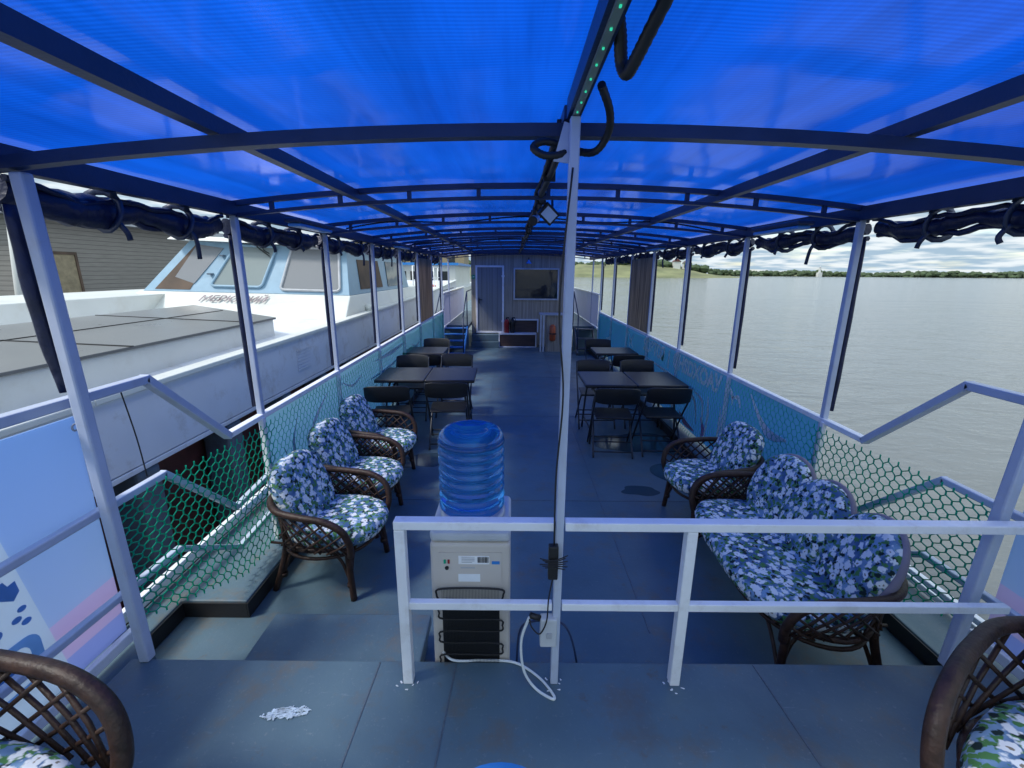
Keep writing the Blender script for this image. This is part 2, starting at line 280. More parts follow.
def translucent(m, fac, gain=1.0):
    """let part of the light pass through a thin sheet or net"""
    n, l = m.node_tree.nodes, m.node_tree.links; p = n['Principled BSDF']; tr = n.new('ShaderNodeBsdfTranslucent')
    src = p.inputs['Base Color'].links
    if src: l.new(src[0].from_socket, tr.inputs['Color'])
    else: tr.inputs['Color'].default_value = p.inputs['Base Color'].default_value
    ms = n.new('ShaderNodeMixShader'); ms.inputs[0].default_value = fac; l.new(p.outputs[0], ms.inputs[1]); l.new(tr.outputs[0], ms.inputs[2]); l.new(ms.outputs[0], n['Material Output'].inputs['Surface'])
for k in ('prblue', 'lavender'): translucent(M[k], .6)
for k in ('bark', 'green'): translucent(M[k], .45)

# ------------------------------------------------------------------ mesh helpers
class MB:
    def __init__(s): s.v = []; s.f = []; s.sm = []
    def add(s, vs, fs, smooth=False):
        b = len(s.v); s.v += [tuple(x) for x in vs]; s.f += [tuple(i + b for i in f) for f in fs]; s.sm += [smooth] * len(fs); return s
    def box(s, x0, x1, y0, y1, z0, z1):
        vs = [(x, y, z) for z in (z0, z1) for y in (y0, y1) for x in (x0, x1)]
        return s.add(vs, [(0, 2, 3, 1), (4, 5, 7, 6), (0, 1, 5, 4), (2, 6, 7, 3), (0, 4, 6, 2), (1, 3, 7, 5)])
    def bar(s, p, q, w, h=None, up=(0, 0, 1)):
        """rectangular bar from p to q, w wide, h tall"""
        h = h or w; p = Vector(p); q = Vector(q); d = (q - p).normalized(); u = Vector(up)
        if abs(d.dot(u)) > 0.98: u = Vector((0, 1, 0))
        a = d.cross(u).normalized() * w / 2; b = a.normalized().cross(d) * h / 2
        vs = [c + i * a + j * b for c in (p, q) for i, j in ((-1, -1), (1, -1), (1, 1), (-1, 1))]
        return s.add(vs, [(0, 1, 2, 3), (7, 6, 5, 4), (0, 4, 5, 1), (1, 5, 6, 2), (2, 6, 7, 3), (3, 7, 4, 0)])
    def tube(s, pts, r, n=8, closed=False, caps=True, sc=(1, 1)):
        pts = [Vector(p) for p in pts]; N = len(pts)
        rs = r if isinstance(r, (list, tuple)) else [r] * N
        t0 = (pts[1] - pts[0]).normalized(); u = Vector((0, 0, 1)) if abs(t0.z) < 0.9 else Vector((1, 0, 0))
        a = t0.cross(u).normalized(); vs = []
        for i in range(N):
            if closed: t = (pts[(i + 1) % N] - pts[i - 1])
            else: t = pts[min(i + 1, N - 1)] - pts[max(i - 1, 0)]
            t.normalize(); a = (a - t * a.dot(t)).normalized(); b = t.cross(a)
            for k in range(n):
                an = 2 * math.pi * k / n; vs.append(pts[i] + (a * math.cos(an) * sc[0] + b * math.sin(an) * sc[1]) * rs[i])
        fs = []
        for i in range(N if closed else N - 1):
            j = (i + 1) % N
            for k in range(n): fs.append((i * n + k, i * n + (k + 1) % n, j * n + (k + 1) % n, j * n + k))
        s.add(vs, fs, True)
        if caps and not closed:
            b = len(s.v) - N * n; s.f += [tuple(b + k for k in reversed(range(n))), tuple(b + (N - 1) * n + k for k in range(n))]; s.sm += [False, False]
        return s
    def lathe(s, prof, c=(0, 0, 0), n=32, caps=True):
        vs = [(c[0] + r * math.cos(2 * math.pi * k / n), c[1] + r * math.sin(2 * math.pi * k / n), c[2] + z) for r, z in prof for k in range(n)]
        fs = [(i * n + k, i * n + (k + 1) % n, (i + 1) * n + (k + 1) % n, (i + 1) * n + k) for i in range(len(prof) - 1) for k in range(n)]
        s.add(vs, fs, True)
        if caps:
            b = len(s.v) - len(prof) * n; s.f += [tuple(b + k for k in reversed(range(n))), tuple(b + (len(prof) - 1) * n + k for k in range(n))]; s.sm += [False, False]
        return s
    def prism(s, poly, axis, a0, a1):
        """polygon in the plane normal to axis, extruded from a0 to a1; poly gives the other two coordinates in x,y,z order"""
        def P(u, v, a): return {0: (a, u, v), 1: (u, a, v), 2: (u, v, a)}[axis]
        n = len(poly); vs = [P(u, v, a0) for u, v in poly] + [P(u, v, a1) for u, v in poly]
        return s.add(vs, [tuple(range(n)), tuple(range(2 * n - 1, n - 1, -1))] + [(i, i + n, (i + 1) % n + n, (i + 1) % n) for i in range(n)])
    def build(s, name, mat, parent=None, bevel=0, seg=2):
        me = bpy.data.meshes.new(name); me.from_pydata(s.v, [], s.f); me.polygons.foreach_set('use_smooth', s.sm); me.update()
        import bmesh
        bm = bmesh.new(); bm.from_mesh(me); bmesh.ops.recalc_face_normals(bm, faces=bm.faces); bm.to_mesh(me); bm.free()
        me.materials.append(mat); o = bpy.data.objects.new(name, me); S.collection.objects.link(o)
        if parent: o.parent = parent
        if bevel:
            b = o.modifiers.new('bevel', 'BEVEL'); b.width = bevel; b.segments = seg; b.limit_method = 'ANGLE'; b.angle_limit = R(40)
        return o
def tag(o, label, cat, group=None, kind=None):
    if label: o['label'] = label
    if cat: o['category'] = cat
    if group: o['group'] = group
    if kind: o['kind'] = kind
    return o
def struct(o, label, cat): return tag(o, label, cat, kind='structure')
def thing(name, label, cat, loc=(0, 0, 0), rz=0, group=None):
    o = bpy.data.objects.new(name, None); S.collection.objects.link(o); o.location = loc; o.rotation_euler = (0, 0, rz); o.empty_display_size = 0.1
    return tag(o, label, cat, group)
KIDS = {}
def dup(root, loc, rz, label, group=None):
    r = root.copy(); S.collection.objects.link(r); r.location = loc; r.rotation_euler = (0, 0, rz); r['label'] = label
    if group: r['group'] = group
    for ch in [o for o in S.collection.objects if o.parent == root]:
        c = ch.copy(); S.collection.objects.link(c); c.parent = r
        for g in [o for o in S.collection.objects if o.parent == ch]:
            e = g.copy(); S.collection.objects.link(e); e.parent = c
    return r
def smooth(pts, k=6, closed=False):
    """Catmull-Rom through the points"""
    P = [Vector(p) for p in pts]; n = len(P); out = []
    for i in range(n if closed else n - 1):
        a, b, c, e = (P[(i - 1) % n], P[i], P[(i + 1) % n], P[(i + 2) % n]) if closed else (P[max(i - 1, 0)], P[i], P[i + 1], P[min(i + 2, n - 1)])
        for j in range(k):
            t = j / k; out.append(0.5 * ((2 * b) + (c - a) * t + (2 * a - 5 * b + 4 * c - e) * t * t + (3 * b - a - 3 * c + e) * t ** 3))
    if not closed: out.append(P[-1])
    return out
def text_mesh(name, txt, size, mat, parent, mw, shear=0, extrude=0.001, offset=0.0):
    cu = bpy.data.curves.new(name, 'FONT'); cu.body = txt; cu.size = size; cu.extrude = extrude; cu.shear = shear; cu.offset = offset
    t = bpy.data.objects.new('tmp', cu); S.collection.objects.link(t)
    me = bpy.data.meshes.new_from_object(t.evaluated_get(bpy.context.evaluated_depsgraph_get())); bpy.data.objects.remove(t)
    me.transform(mw); me.materials.append(mat); o = bpy.data.objects.new(name, me); S.collection.objects.link(o)
    if parent: o.parent = parent
    return o

CX, HW = 0.21, 1.92                 # boat centre line and half width
XL, XR = CX - HW, CX + HW
UZ = 0.36                           # upper platform
WZ = -1.25                          # water level
PX = 0.182                          # line of the centre post and ridge beam
def arch(x): return 2.44 - 0.115 * ((x - CX) / HW) ** 2
PY = [1.60, 2.87, 4.22, 5.60, 6.92, 8.18, 9.55, 10.9, 12.1]

# ------------------------------------------------------------------ water, banks
b = MB(); b.add([(-2500, -600, WZ), (2500, -600, WZ), (2500, 3500, WZ), (-2500, 3500, WZ)], [(0, 1, 2, 3)])
struct(b.build('water', M['water']), 'grey green river water with small ripples', 'water')
M['bank'] = pmat('grass and sand bank', (0.16, 0.17, 0.08), 0.9, var=0.35, vscale=0.06, dirt=(0.06, 0.09, 0.035), dscale=0.05, damt=0.95)
M['leaf'] = pmat('distant foliage', (0.055, 0.085, 0.04), 0.9, var=0.4, vscale=0.3)
M['leaf2'] = pmat('bush foliage', (0.06, 0.12, 0.035), 0.8, var=0.4, vscale=3)
# near grassy bank to the right ahead, distant shore beyond
def ridge(name, pts, depth, label):
    m = MB(); vs = []; n = len(pts)
    for x, y, h in pts: vs += [(x, y, WZ - 0.3), (x, y + depth * 0.2, WZ + h * 0.5), (x, y + depth * 0.45, WZ + h), (x, y + depth, WZ + h * 1.02)]
    fs = [(i * 4 + k, (i + 1) * 4 + k, (i + 1) * 4 + k + 1, i * 4 + k + 1) for i in range(n - 1) for k in range(3)]
    m.add(vs, fs, True); return struct(m.build(name, M['bank']), label, 'river bank')
near_pts = [(-420, 330, 9), (-200, 310, 8), (-60, 300, 8), (0, 295, 8.6), (40, 292, 8.8), (75, 290, 9), (100, 292, 8.6), (118, 295, 7.8), (135, 300, 6.0), (152, 310, 3.0), (175, 325, 0.8), (190, 340, 0)]
ridge('grassy_bank', near_pts, 120, 'grassy sandy river bank rising behind the water ahead')
far_pts = [(60 + i * 75, 520 + 10 * math.sin(i * 1.3), 1.6 + .8 * math.sin(i * 0.9)) for i in range(18)]
ridge('far_bank', far_pts, 300, 'low far shore across the wide river')
def clumps(name, spots, mat, label, cat, kind='stuff'):
    m = MB()
    for x, y, z, r in spots:
        n = 7; rings = 4; vs = []; ph = random.random() * 6
        for i in range(rings + 1):
            th = math.pi * i / rings
            for k in range(n):
                rr = r * math.sin(th) * (0.8 + 0.4 * random.random()); an = ph + 2 * math.pi * k / n
                vs.append((x + rr * math.cos(an) * 1.2, y + rr * math.sin(an), z + r * 0.9 * math.cos(th) + random.uniform(-.12, .12) * r))
        m.add(vs, [(i * n + k, i * n + (k + 1) % n, (i + 1) * n + (k + 1) % n, (i + 1) * n + k) for i in range(rings) for k in range(n)])
    o = m.build(name, mat); return tag(o, label, cat, kind=kind)
sp = []
for i in range(2600):
    x = random.uniform(60, 1250); sp.append((x, 530 + random.uniform(0, 40), WZ + 2.6 + random.uniform(-1, 3) + 1.6 * math.sin(x * 0.011) + 1.0 * math.sin(x * .04), random.uniform(1.4, 3.2)))
clumps('far_forest', sp, M['leaf'], 'long band of dark woodland on the far shore', 'woodland')
sp = []
for i in range(420):
    x = random.uniform(-350, 150); top = 8.5 if x < 105 else 8.5 - (x - 105) * 0.14
    sp.append((x, 340 + random.uniform(0, 40), WZ + top + random.uniform(-1, 1.5) + (2.2 if x > 75 else 0) , random.uniform(1.2, 2.6) + (1.2 if x > 80 else 0)))
clumps('bank_woodland', sp, M['leaf'], 'thin line of trees along the top of the grassy bank', 'woodland')
# pale houses on the bank
for i, (x, y, z, sx_, c) in enumerate(((122, 340, 9.2, 5, 'a pale gable end'), (131, 345, 8.2, 4, 'a lower brown roof'))):
    h = thing('house', f'tiny white house among the trees on the grassy bank, with {c}', 'house', (x, y, WZ + z))
    MB().box(-sx_ / 2, sx_ / 2, 0, 4, -4, 2).build('wall', M['shipwhite'], h)
    MB().prism([(-sx_ / 2 - .4, 2), (sx_ / 2 + .4, 2), (0, 4)], 1, -0.4, 4.4).build('roof', M['rust'] if i == 0 else M['brownwood'], h)
h = thing('church', 'tiny white church with a tower standing out on the far shore', 'church', (352, 522, WZ + 2.5))
MB().box(-2.2, 2.2, 0, 4, -3, 2.2).build('wall', M['shipwhite'], h); MB().box(-.8, .8, 1, 3, 2.2, 7).build('tower', M['shipwhite'], h); MB().lathe([(.8, 7), (1.0, 7.8), (0.4, 8.8), (0.05, 10)], (0, 2.2, 0), 10).build('dome', M['greypl'], h)

# ------------------------------------------------------------------ own boat: hull, decks
hull = tag(MB().prism([(-2.02, -6), (2.40, -6), (2.44, 16), (-2.06, 16)], 2, WZ - 0.4, -0.06).build('boat_hull', M['shipwhite']), 'white hull sides of the tour boat under the deck', 'boat hull')
b = MB().box(-1.98, 2.38, 1.30, 12.0, -0.05, 0.0)
struct(b.build('main_deck', M['deck']), 'grey blue painted main deck with worn patches', 'deck')
b = MB().prism([(-1.66, -4), (2.08, -4), (2.08, 1.56), (-1.64, 1.56)], 2, 0.004, UZ)
struct(b.build('upper_deck', M['deck'], bevel=0.006), 'raised grey blue platform in the foreground', 'deck')
b = MB().box(-2.06, -1.665, -4, 1.70, 0.004, 0.30); struct(b.build('side_ledge', M['deck'], bevel=0.006), 'lower ledge at the left edge of the platform', 'deck')
b = MB().box(2.085, 2.48, -4, 1.70, 0.004, 0.30); struct(b.build('side_ledge', M['deck'], bevel=0.006), 'lower ledge at the right edge of the platform', 'deck')
b = MB().prism([(-2.10, 1.705), (-1.93, 1.705), (-1.93, 2.20), (-1.55, 2.20), (-1.55, 12.0), (-2.10, 12.0)], 2, 0.003, 0.11)
struct(b.build('gunwale', M['deck'], bevel=0.008), 'raised grey gunwale step along the left deck edge', 'deck')
b = MB().prism([(2.52, 1.705), (2.20, 1.705), (2.20, 2.60), (1.98, 2.60), (1.98, 12.0), (2.52, 12.0)], 2, 0.003, 0.11)
struct(b.build('gunwale', M['deck'], bevel=0.008), 'raised grey gunwale step along the right deck edge', 'deck')
b = MB().box(-1.93, -1.55, 2.190, 2.198, .004, .100).box(-1.548, -1.540, 2.19, 11.9, .004, .100).box(-1.928, -1.920, 1.71, 2.188, .004, .100)  # black strips that darken the inner faces of the gunwale
tag(b.build('gunwale_strip', M['rubber']), 'black strip on the inner face of the left gunwale step', 'edging', kind='structure')
b = MB().box(1.98, 2.20, 2.590, 2.598, .004, .100).box(1.970, 1.978, 2.59, 11.9, .004, .100).box(2.190, 2.198, 1.71, 2.588, .004, .100)  # same black face strips on the right side
tag(b.build('gunwale_strip', M['rubber']), 'black strip on the inner face of the right gunwale step', 'edging', kind='structure')
b = MB().box(-1.28, -0.43, 1.565, 2.03, 0.12, 0.18).box(-1.26, -1.20, 1.57, 2.0, 0.0, 0.12).box(-0.52, -0.45, 1.57, 2.0, 0.0, 0.12)
tag(b.build('deck_step', M['deck'], bevel=0.008), 'grey step below the left part of the platform edge', 'step')
M['weld'] = pmat('weld bead', (0.09, 0.12, 0.15), 0.5, bump=0.6)
b = MB()
for x0, x1, y0, y1 in ((-0.345, -0.23, -0.5, 1.55), (1.17, 1.05, -0.5, 1.55), (-0.62, -0.56, -0.5, 1.55)): b.bar((x0, y0, UZ + 0.001), (x1, y1, UZ + 0.001), 0.006, 0.003)
tag(b.build('deck_seam', M['weld']), 'thin plate seams running along the raised platform', 'seam', kind='structure')
b = MB()
for y in (3.6, 6.0, 8.4): b.bar((-1.55, y, 0.001), (1.98, y, 0.001), 0.006, 0.003)
for x in (-0.35, 0.8): b.bar((x, 2.1, 0.001), (x, 12, 0.001), 0.006, 0.003)
tag(b.build('deck_seam', M['weld']), 'thin plate seams running across the main deck', 'seam', kind='structure')
# paint patch, dark glossy patches
M['scuff'] = pmat('chipped pale patch', (0.42, 0.52, 0.60), 0.6, var=0.4, vscale=40)
def blot(cx_, cy, rx, ry, z, seed, t=0.002, n=40, jag=0.25):
    rnd = random.Random(seed); ph = [rnd.uniform(0, 6.28) for _ in range(6)]; am = [rnd.uniform(0, jag) / (i + 1) for i in range(6)]
    pts = []
    for k in range(n):
        a = 2 * math.pi * k / n; r = 1 + sum(am[i] * math.sin((i + 2) * a + ph[i]) for i in range(6)); pts.append((cx_ + rx * r * math.cos(a), cy + ry * r * math.sin(a)))
    return MB().prism(pts, 2, z, z + t)
b = blot(-0.86, 1.32, 0.050, 0.014, UZ + 0.001, 3, n=70, jag=0.8)
for i in range(120):
    a = random.uniform(0, 6.28); rr = random.uniform(0, 1) ** .6; q = blot(-0.85 + .085 * rr * math.cos(a), 1.32 + .024 * rr * math.sin(a) + .012 * rr * math.cos(a), random.uniform(.003, .010), random.uniform(.002, .005), UZ + 0.001 + i * 3e-5, 100 + i, .002, 10, .9); b.add(q.v, q.f)
for i in range(0):
    a = random.uniform(0, 6.28); r = random.uniform(.6, 1.5); s_ = random.uniform(.002, .006); px, py = -0.80 + .085 * r * math.cos(a), 1.31 + .03 * r * math.sin(a)
    b.box(px - s_, px + s_, py - s_, py + s_, UZ + .001, UZ + .003)
tag(b.build('paint_chip', M['scuff']), 'pale chipped paint patch on the platform at lower left', 'paint patch')
m, n, l, p = new_mat('wet film'); p.inputs['Base Color'].default_value = (0.04, 0.075, 0.10, 1); p.inputs['Roughness'].default_value = 0.12; M['glossy'] = m
for i, (x, y, rx, ry, lb) in enumerate(((1.22, 3.80, .17, .10, 'small round dark patch on the deck before the right tables'), (1.55, 5.0, .55, .33, 'wide dark patch on the deck under the long right table'), (1.75, 4.2, .30, .25, 'dark patch on the deck beside the right banner'), (-1.0, 4.45, .30, .2, 'dark patch under the left folding chairs'))):
    tag(blot(x, y, rx, ry, 0.0005, 11 + i, t=0.0012, jag=0.3).build('blotch', M['glossy']), lb, 'blotch')  # dark glossy blots laid just above the deck

# ------------------------------------------------------------------ canopy
can = thing('canopy', 'blue translucent arched roof on navy steel frame over the boat deck', 'canopy', (0, 0, 0))
Y0, Y1 = 0.30, 12.6  # near roof end cut short, out of view, to let sky light onto the foreground
b = MB(); nx, ny = 40, 60; vs = []
for j in range(ny + 1):
    y = Y0 + (Y1 - Y0) * j / ny
    for i in range(nx + 1):
        x = CX - 2.05 + 4.1 * i / nx; vs.append((x, y, arch(x) + 0.092 + 0.005 * math.sin(y * 5 + i * .4) * math.sin(x * 7)))
b.add(vs, [(j * (nx + 1) + i, j * (nx + 1) + i + 1, (j + 1) * (nx + 1) + i + 1, (j + 1) * (nx + 1) + i) for j in range(ny) for i in range(nx)], True)
b.build('roof_sheet', M['roof'], can)
def arc_bar(m, y, dz, wd, ht, x0=XL - .04, x1=XR + .04, n=24):
    xs = [x0 + (x1 - x0) * i / n for i in range(n + 1)]; vs = []
    for x in xs:
        z = arch(x) + dz; vs += [(x, y - wd / 2, z), (x, y + wd / 2, z), (x, y + wd / 2, z + ht), (x, y - wd / 2, z + ht)]
    fs = [(i * 4 + k, i * 4 + (k + 1) % 4, (i + 1) * 4 + (k + 1) % 4, (i + 1) * 4 + k) for i in range(n) for k in range(4)] + [(0, 1, 2, 3), (n * 4 + 3, n * 4 + 2, n * 4 + 1, n * 4)]
    m.add(vs, fs)
m = MB(); arc_bar(m, 1.55, -0.03, 0.045, 0.038); m.build('cross_beam', M['beam'], can)
for y in PY[1:]:
    m = MB(); arc_bar(m, y, -0.018, 0.028, 0.020); arc_bar(m, y, 0.045, 0.035, 0.030)
    for k in range(-4, 5):
        x = CX + k * 0.42; m.bar((x, y, arch(x) - 0.005), (x, y, arch(x) + 0.05), 0.024, 0.02)
    m.build('cross_beam', M['beam'], can)
for y in (6.25, 7.5, 8.85, 10.2, 11.5):
    m = MB(); arc_bar(m, y, 0.055, 0.03, 0.025); m.build('roof_rib', M['beam'], can)
for dx in (-1.16, 1.04):
    x = CX + dx; MB().box(x - .022, x + .022, Y0, Y1, arch(x) + .015, arch(x) + .065).build('purlin', M['beam'], can)
MB().box(PX - .02, PX + .02, Y0, 1.52, 2.455, 2.51).box(PX - .02, PX + .02, 1.6, Y1, 2.48, 2.52).build('ridge_beam', M['beam'], can)
for s_, x in ((-1, XL), (1, XR)):
    MB().box(x - .03, x + .03, Y0, Y1, arch(x) - .010, arch(x) + .070).build('eave_beam', M['beam'], can)
# LED strip on the ridge beam
MB().box(PX - .009, PX + .009, Y0, 1.50, 2.446, 2.453).build('led_strip', M['led'], can)
m = MB()
for i in range(14):
    y = 0.45 + i * 0.075; m.box(PX - .0022, PX + .0022, y - .003, y + .003, 2.443, 2.446)
m.build('led_chips', M['ledg'], can)
m = MB().box(PX - .015, PX + .015, 1.452, 1.484, UZ, 2.445); post = m.build('centre_post', M['post'], can, bevel=0.004)
m = MB().prism([(PX - .06, 2.33), (PX + .02, 2.32), (PX + .02, 2.36), (PX, 2.43), (PX - .03, 2.44)], 1, 1.488, 1.494); m.build('bracket', M['post'], can)
# side posts and the navy side flaps tied along them
def posts(x, side):
    for i, y in enumerate(PY):
        if i == 0:
            xb = -1.57 if side < 0 else 1.89; zt = 2.30; zb = 0.36; y = 1.56
            MB().bar((xb, y, zb), (xb + side * (0.035 if side < 0 else .09), y, zt), 0.044, 0.044).build('post', M['post'], can, bevel=0.008); xx = xb
        else:
            MB().bar((x, y, 0.10), (x, y, arch(x) + .0), 0.038, 0.038).build('post', M['post'], can, bevel=0.006); xx = x
        if i < 8:
            zl = 1.56 if i == 0 else 1.10; pts = []; rs = []
            for k in range(15):
                t = k / 14; z = zl + (2.20 - zl) * t; pts.append((xx + side * ((.058 if i == 0 else .038) + .012 * (i == 0) * math.sin(t * 3.1) + (.035 * t if i == 0 else 0)), y + 0.005 + 0.002 * math.sin(k * 1.3 + i), z)); rs.append((0.034 if i == 0 else .026) * (0.9 + .25 * math.sin(t * 3.1 + 0.3)))
            MB().tube(pts, rs, 8, sc=(1, 0.6)).build('tied_flap', M['navy'], can)
posts(XL, -1); posts(XR, 1)

# rolled side curtains between posts, each with ties
def curtain(side, y0, y1, label, seed):
    rnd = random.Random(seed); x = (XL if side < 0 else XR) + side * 0.075; zc0 = 2.262 if side < 0 else 2.275
    t_ = thing('rolled_curtain', label, 'curtain', (x, (y0 + y1) / 2, zc0), group='rolled navy side curtains under the canopy eaves')
    L = y1 - y0; pts = []; rs = []; n = 30
    for k in range(n + 1):
        t = k / n; sag = -0.035 * math.sin(math.pi * ((t * 2.0) % 1.0)); y = -L / 2 + L * t
        pts.append((side * 0.008 * math.sin(k * .9 + seed), y, sag + 0.0 + rnd.uniform(-.005, .005)))
        tie = min(abs(t - q) for q in (0.02, 0.5, 0.98)); rs.append((0.052 if side < 0 else .038) * (0.72 + 0.38 * min(1, tie * 6)) * rnd.uniform(.92, 1.1))
    m = MB().tube(pts, rs, 10, sc=(0.85, 1.15))
    m.tube([(q[0] - side * .035, q[1], q[2] + .035 + .012 * math.sin(i * .7)) for i, q in enumerate(pts)], 0.012, 6)
    m.tube([(q[0] + side * .01, q[1], q[2] - .045 - .012 * math.sin(i * .8 + 1)) for i, q in enumerate(pts)], 0.016, 6)
    m.build('rolled_sheet', M['navy'], t_)
    for q in (0.28, 0.72):
        y = -L / 2 + L * q + rnd.uniform(-.08, .08); zc = -0.02; ex = arch(XL) - zc0 + 0.06
        ring = [(math.cos(a) * .075, y + .01 * math.sin(a * 2), zc + math.sin(a) * .08) for a in [2 * math.pi * k / 14 for k in range(14)]]
        m = MB().tube(ring, 0.011, 6, closed=True, sc=(.4, 1.6))
        m.tube([(-side * .06, y, zc + .05), (-side * .075, y - .03, zc + .14), (-side * .06, y - .04, ex)], .010, 6, sc=(.4, 1.6))
        m.tube(smooth([(-side * .05, y, zc - .04), (-side * .07, y + .02, zc - .09), (-side * .06, y + .03 + rnd.uniform(-.02, .03), zc - rnd.choice((.09, .10, .12, .19)))], 4), .008, 6, sc=(.3, 1.6))
        m.build('tie_strap', M['beam'], t_)
names = ['nearest the camera', 'second', 'third', 'fourth', 'fifth', 'sixth', 'seventh']
ords = ['over the gangway', 'just past the first full post', 'third from the front', 'fourth from the front', 'fifth from the front', 'sixth from the front', 'last before the cabin']
for i in range(7):
    curtain(-1, PY[i] + .04, PY[i + 1] - .04, f'navy rolled curtain, left eave facing the moored ship, {ords[i]}', i)
    curtain(1, PY[i] + .04, PY[i + 1] - .04, f'navy rolled curtain, right eave over the river, {ords[i]}', i + 20)
curtain(-1, 0.1, 1.55, 'rolled navy curtain at the top left corner, left of the nearest post', 51)
curtain(1, 0.1, 1.55, 'rolled navy curtain at the far right edge, before the nearest post', 52)

# ceiling lamps (unlit diffusers) by the eaves
M['diff'] = pmat('blue tinted lamp diffuser', (0.10, 0.35, 0.80), 0.3)
for x, y, rz, lb in ((XL + .22, 3.45, 0, 'left eave lamp nearest the camera'), (XR - .22, 3.35, 0, 'right eave lamp nearest the camera'), (XL + .22, 6.2, 0, 'left eave lamp further along'), (XR - .22, 6.2, 0, 'right eave lamp further along')):
    t_ = thing('ceiling_lamp', f'long blue tinted batten lamp under the roof, {lb}', 'lamp', (x, y, arch(x) - .04), rz, 'batten lamps under the roof')
    MB().box(-.055, .055, -.30, .30, 0.0, 0.03).build('housing', M['beam'], t_, bevel=0.008); MB().box(-.045, .045, -.28, .28, -0.025, -0.001).build('diffuser', M['diff'], t_, bevel=0.01)

# corrugated hose and cables along the ridge
def corr(pts, r):
    P = smooth(pts, 10); return MB().tube(P, [r * (1.0 if i % 2 else 0.90) for i in range(len(P))], 10)
m = corr([(.30, .72, 2.55), (.29, .85, 2.52), (.262, .98, 2.455), (.244, 1.04, 2.415), (.235, 1.06, 2.405), (.225, 1.07, 2.43), (.215, 1.05, 2.47), (.200, 1.02, 2.50)], .0145)
tag(m.build('corrugated_hose', M['rubber']), 'black corrugated hose hanging in a loop beside the LED strip', 'hose')
m = corr([(.225, 1.30, 2.47), (.27, 1.40, 2.44), (.28, 1.46, 2.40), (.25, 1.50, 2.36), (.19, 1.53, 2.37), (.10, 1.51, 2.39), (.06, 1.50, 2.37), (.10, 1.49, 2.345), (.16, 1.50, 2.36), (.19, 1.56, 2.44)], .012)
tag(m.build('cable_coil', M['rubber']), 'black cable coil wound around the top of the centre post', 'cable')
rnd = random.Random(5); pts = [(.18, 1.6, 2.44)]
for k in range(28):
    y = 1.7 + k * .36; pts.append((.175 + rnd.uniform(-.012, .012), y, 2.455 + rnd.uniform(-.03, .012)))
m = MB().tube(smooth(pts, 4), .017, 8); m.tube(smooth([(x - .03, y + .1, z + .01) for x, y, z in pts], 4), .010, 6)
for q in pts[1:12:2]: m.box(q[0] - .03, q[0] + .03, q[1] - .01, q[1] + .01, q[2] - .022, q[2] + .05)
tag(m.build('cable_bundle', M['rubber']), 'black cable bundle strapped along the middle of the roof', 'cable')
for y, amp, lb in ((4.26, 1, 'third'), (6.95, 2, 'fifth')):
    pts = [(x, y - .04, arch(x) + .02 + .018 * math.sin(x * 5 + amp)) for x in [XL + .2 + i * .12 for i in range(30)]]
    tag(MB().tube(smooth(pts, 2), .007, 6).build('sagging_wire', M['rubber']), f'thin black wire looped along the {lb} roof cross beam', 'wire')
# speaker / camera and flood lamp under the ridge
t_ = thing('ceiling_camera', 'grey cylindrical camera housing tied under the roof cables', 'camera', (.155, 3.42, 2.37), R(-12))
m = MB().tube([(0, -.07, -.02), (0, .07, .015)], .030, 16); m.build('body', M['lightgrey'], t_)
MB().tube([(0, -.085, -.024), (0, -.068, -.02)], .034, 16).build('lens_ring', M['rubber'], t_); MB().box(-.01, .01, -.01, .01, .02, .09).build('mount', M['rubber'], t_)
t_ = thing('flood_lamp', 'small tilted black flood lamp with a pale face beside the centre post', 'lamp', (.235, 3.15, 2.375), R(25))
f1 = MB().box(-.06, .06, -.02, .02, -.05, .05).build('housing', M['rubber'], t_, bevel=.006); f2 = MB().box(-.045, .045, -.026, -.021, -.035, .035).build('glass', M['prpale'], t_)
for f_ in (f1, f2): f_.rotation_euler = (R(25), R(38), 0)
MB().bar((0.03, 0, .02), (.06, .06, .12), .015).build('bracket', M['rubber'], t_)

# ------------------------------------------------------------------ railings
def railing(x, side, label):
    t_ = thing('side_railing', label, 'railing')
    zr = 1.05
    for i in range(1, len(PY)):
        pass
    MB().bar((x, 2.50, 1.03), (x, 10.95, zr), 0.05, 0.035).build('top_rail', M['white'], t_, bevel=.005)
    m = MB(); m.bar((x, -2, 1.5), (x, 2.0, 1.5), .05, .04); m.bar((x, 1.985, 1.51), (x, 2.51, 1.02), .05, .04); m.build('gangway_handrail', M['post'], t_, bevel=.006)
    m = MB(); m.bar((x, -2, 1.0), (x, 2.0, 1.02), .035); m.bar((x, 1.985, 1.03), (x, 2.48, .56), .035); m.bar((x, 2.475, .565), (x, 2.86, .60), .035); m.build('middle_rail', M['post'], t_, bevel=.006)
    m = MB(); m.bar((x, -2, .66), (x, 2.0, .60), .032); m.bar((x, 1.99, .605), (x, 2.45, .30), .032); m.bar((x, 2.44, .30), (x, 2.86, .33), .032); m.build('lower_rail', M['post'], t_, bevel=.006)
    m = MB(); m.bar((x + side * .02, -2, .38), (x + side * .02, 1.72, .38), .03, .05); m.bar((x + side * .3, 1.6, .26), (x + side * .3, 3.4, .26), .035); m.bar((x + side * .38, 1.6, .16), (x + side * .38, 3.4, .16), .04); m.build('outer_bar', M['white'], t_, bevel=.005)
    for y in (2.87, 4.22, 5.6, 6.92, 8.18, 9.55, 10.9): MB().box(x - .015 - side * .02, x + .015 - side * .02, y - .05, y - .02, .11, zr - .02).build('stanchion', M['white'], t_, bevel=.004)
    return t_
railing(XL, -1, 'white left side railing with a stepped gangway handrail')
railing(XR, 1, 'white right side railing with a stepped gangway handrail')

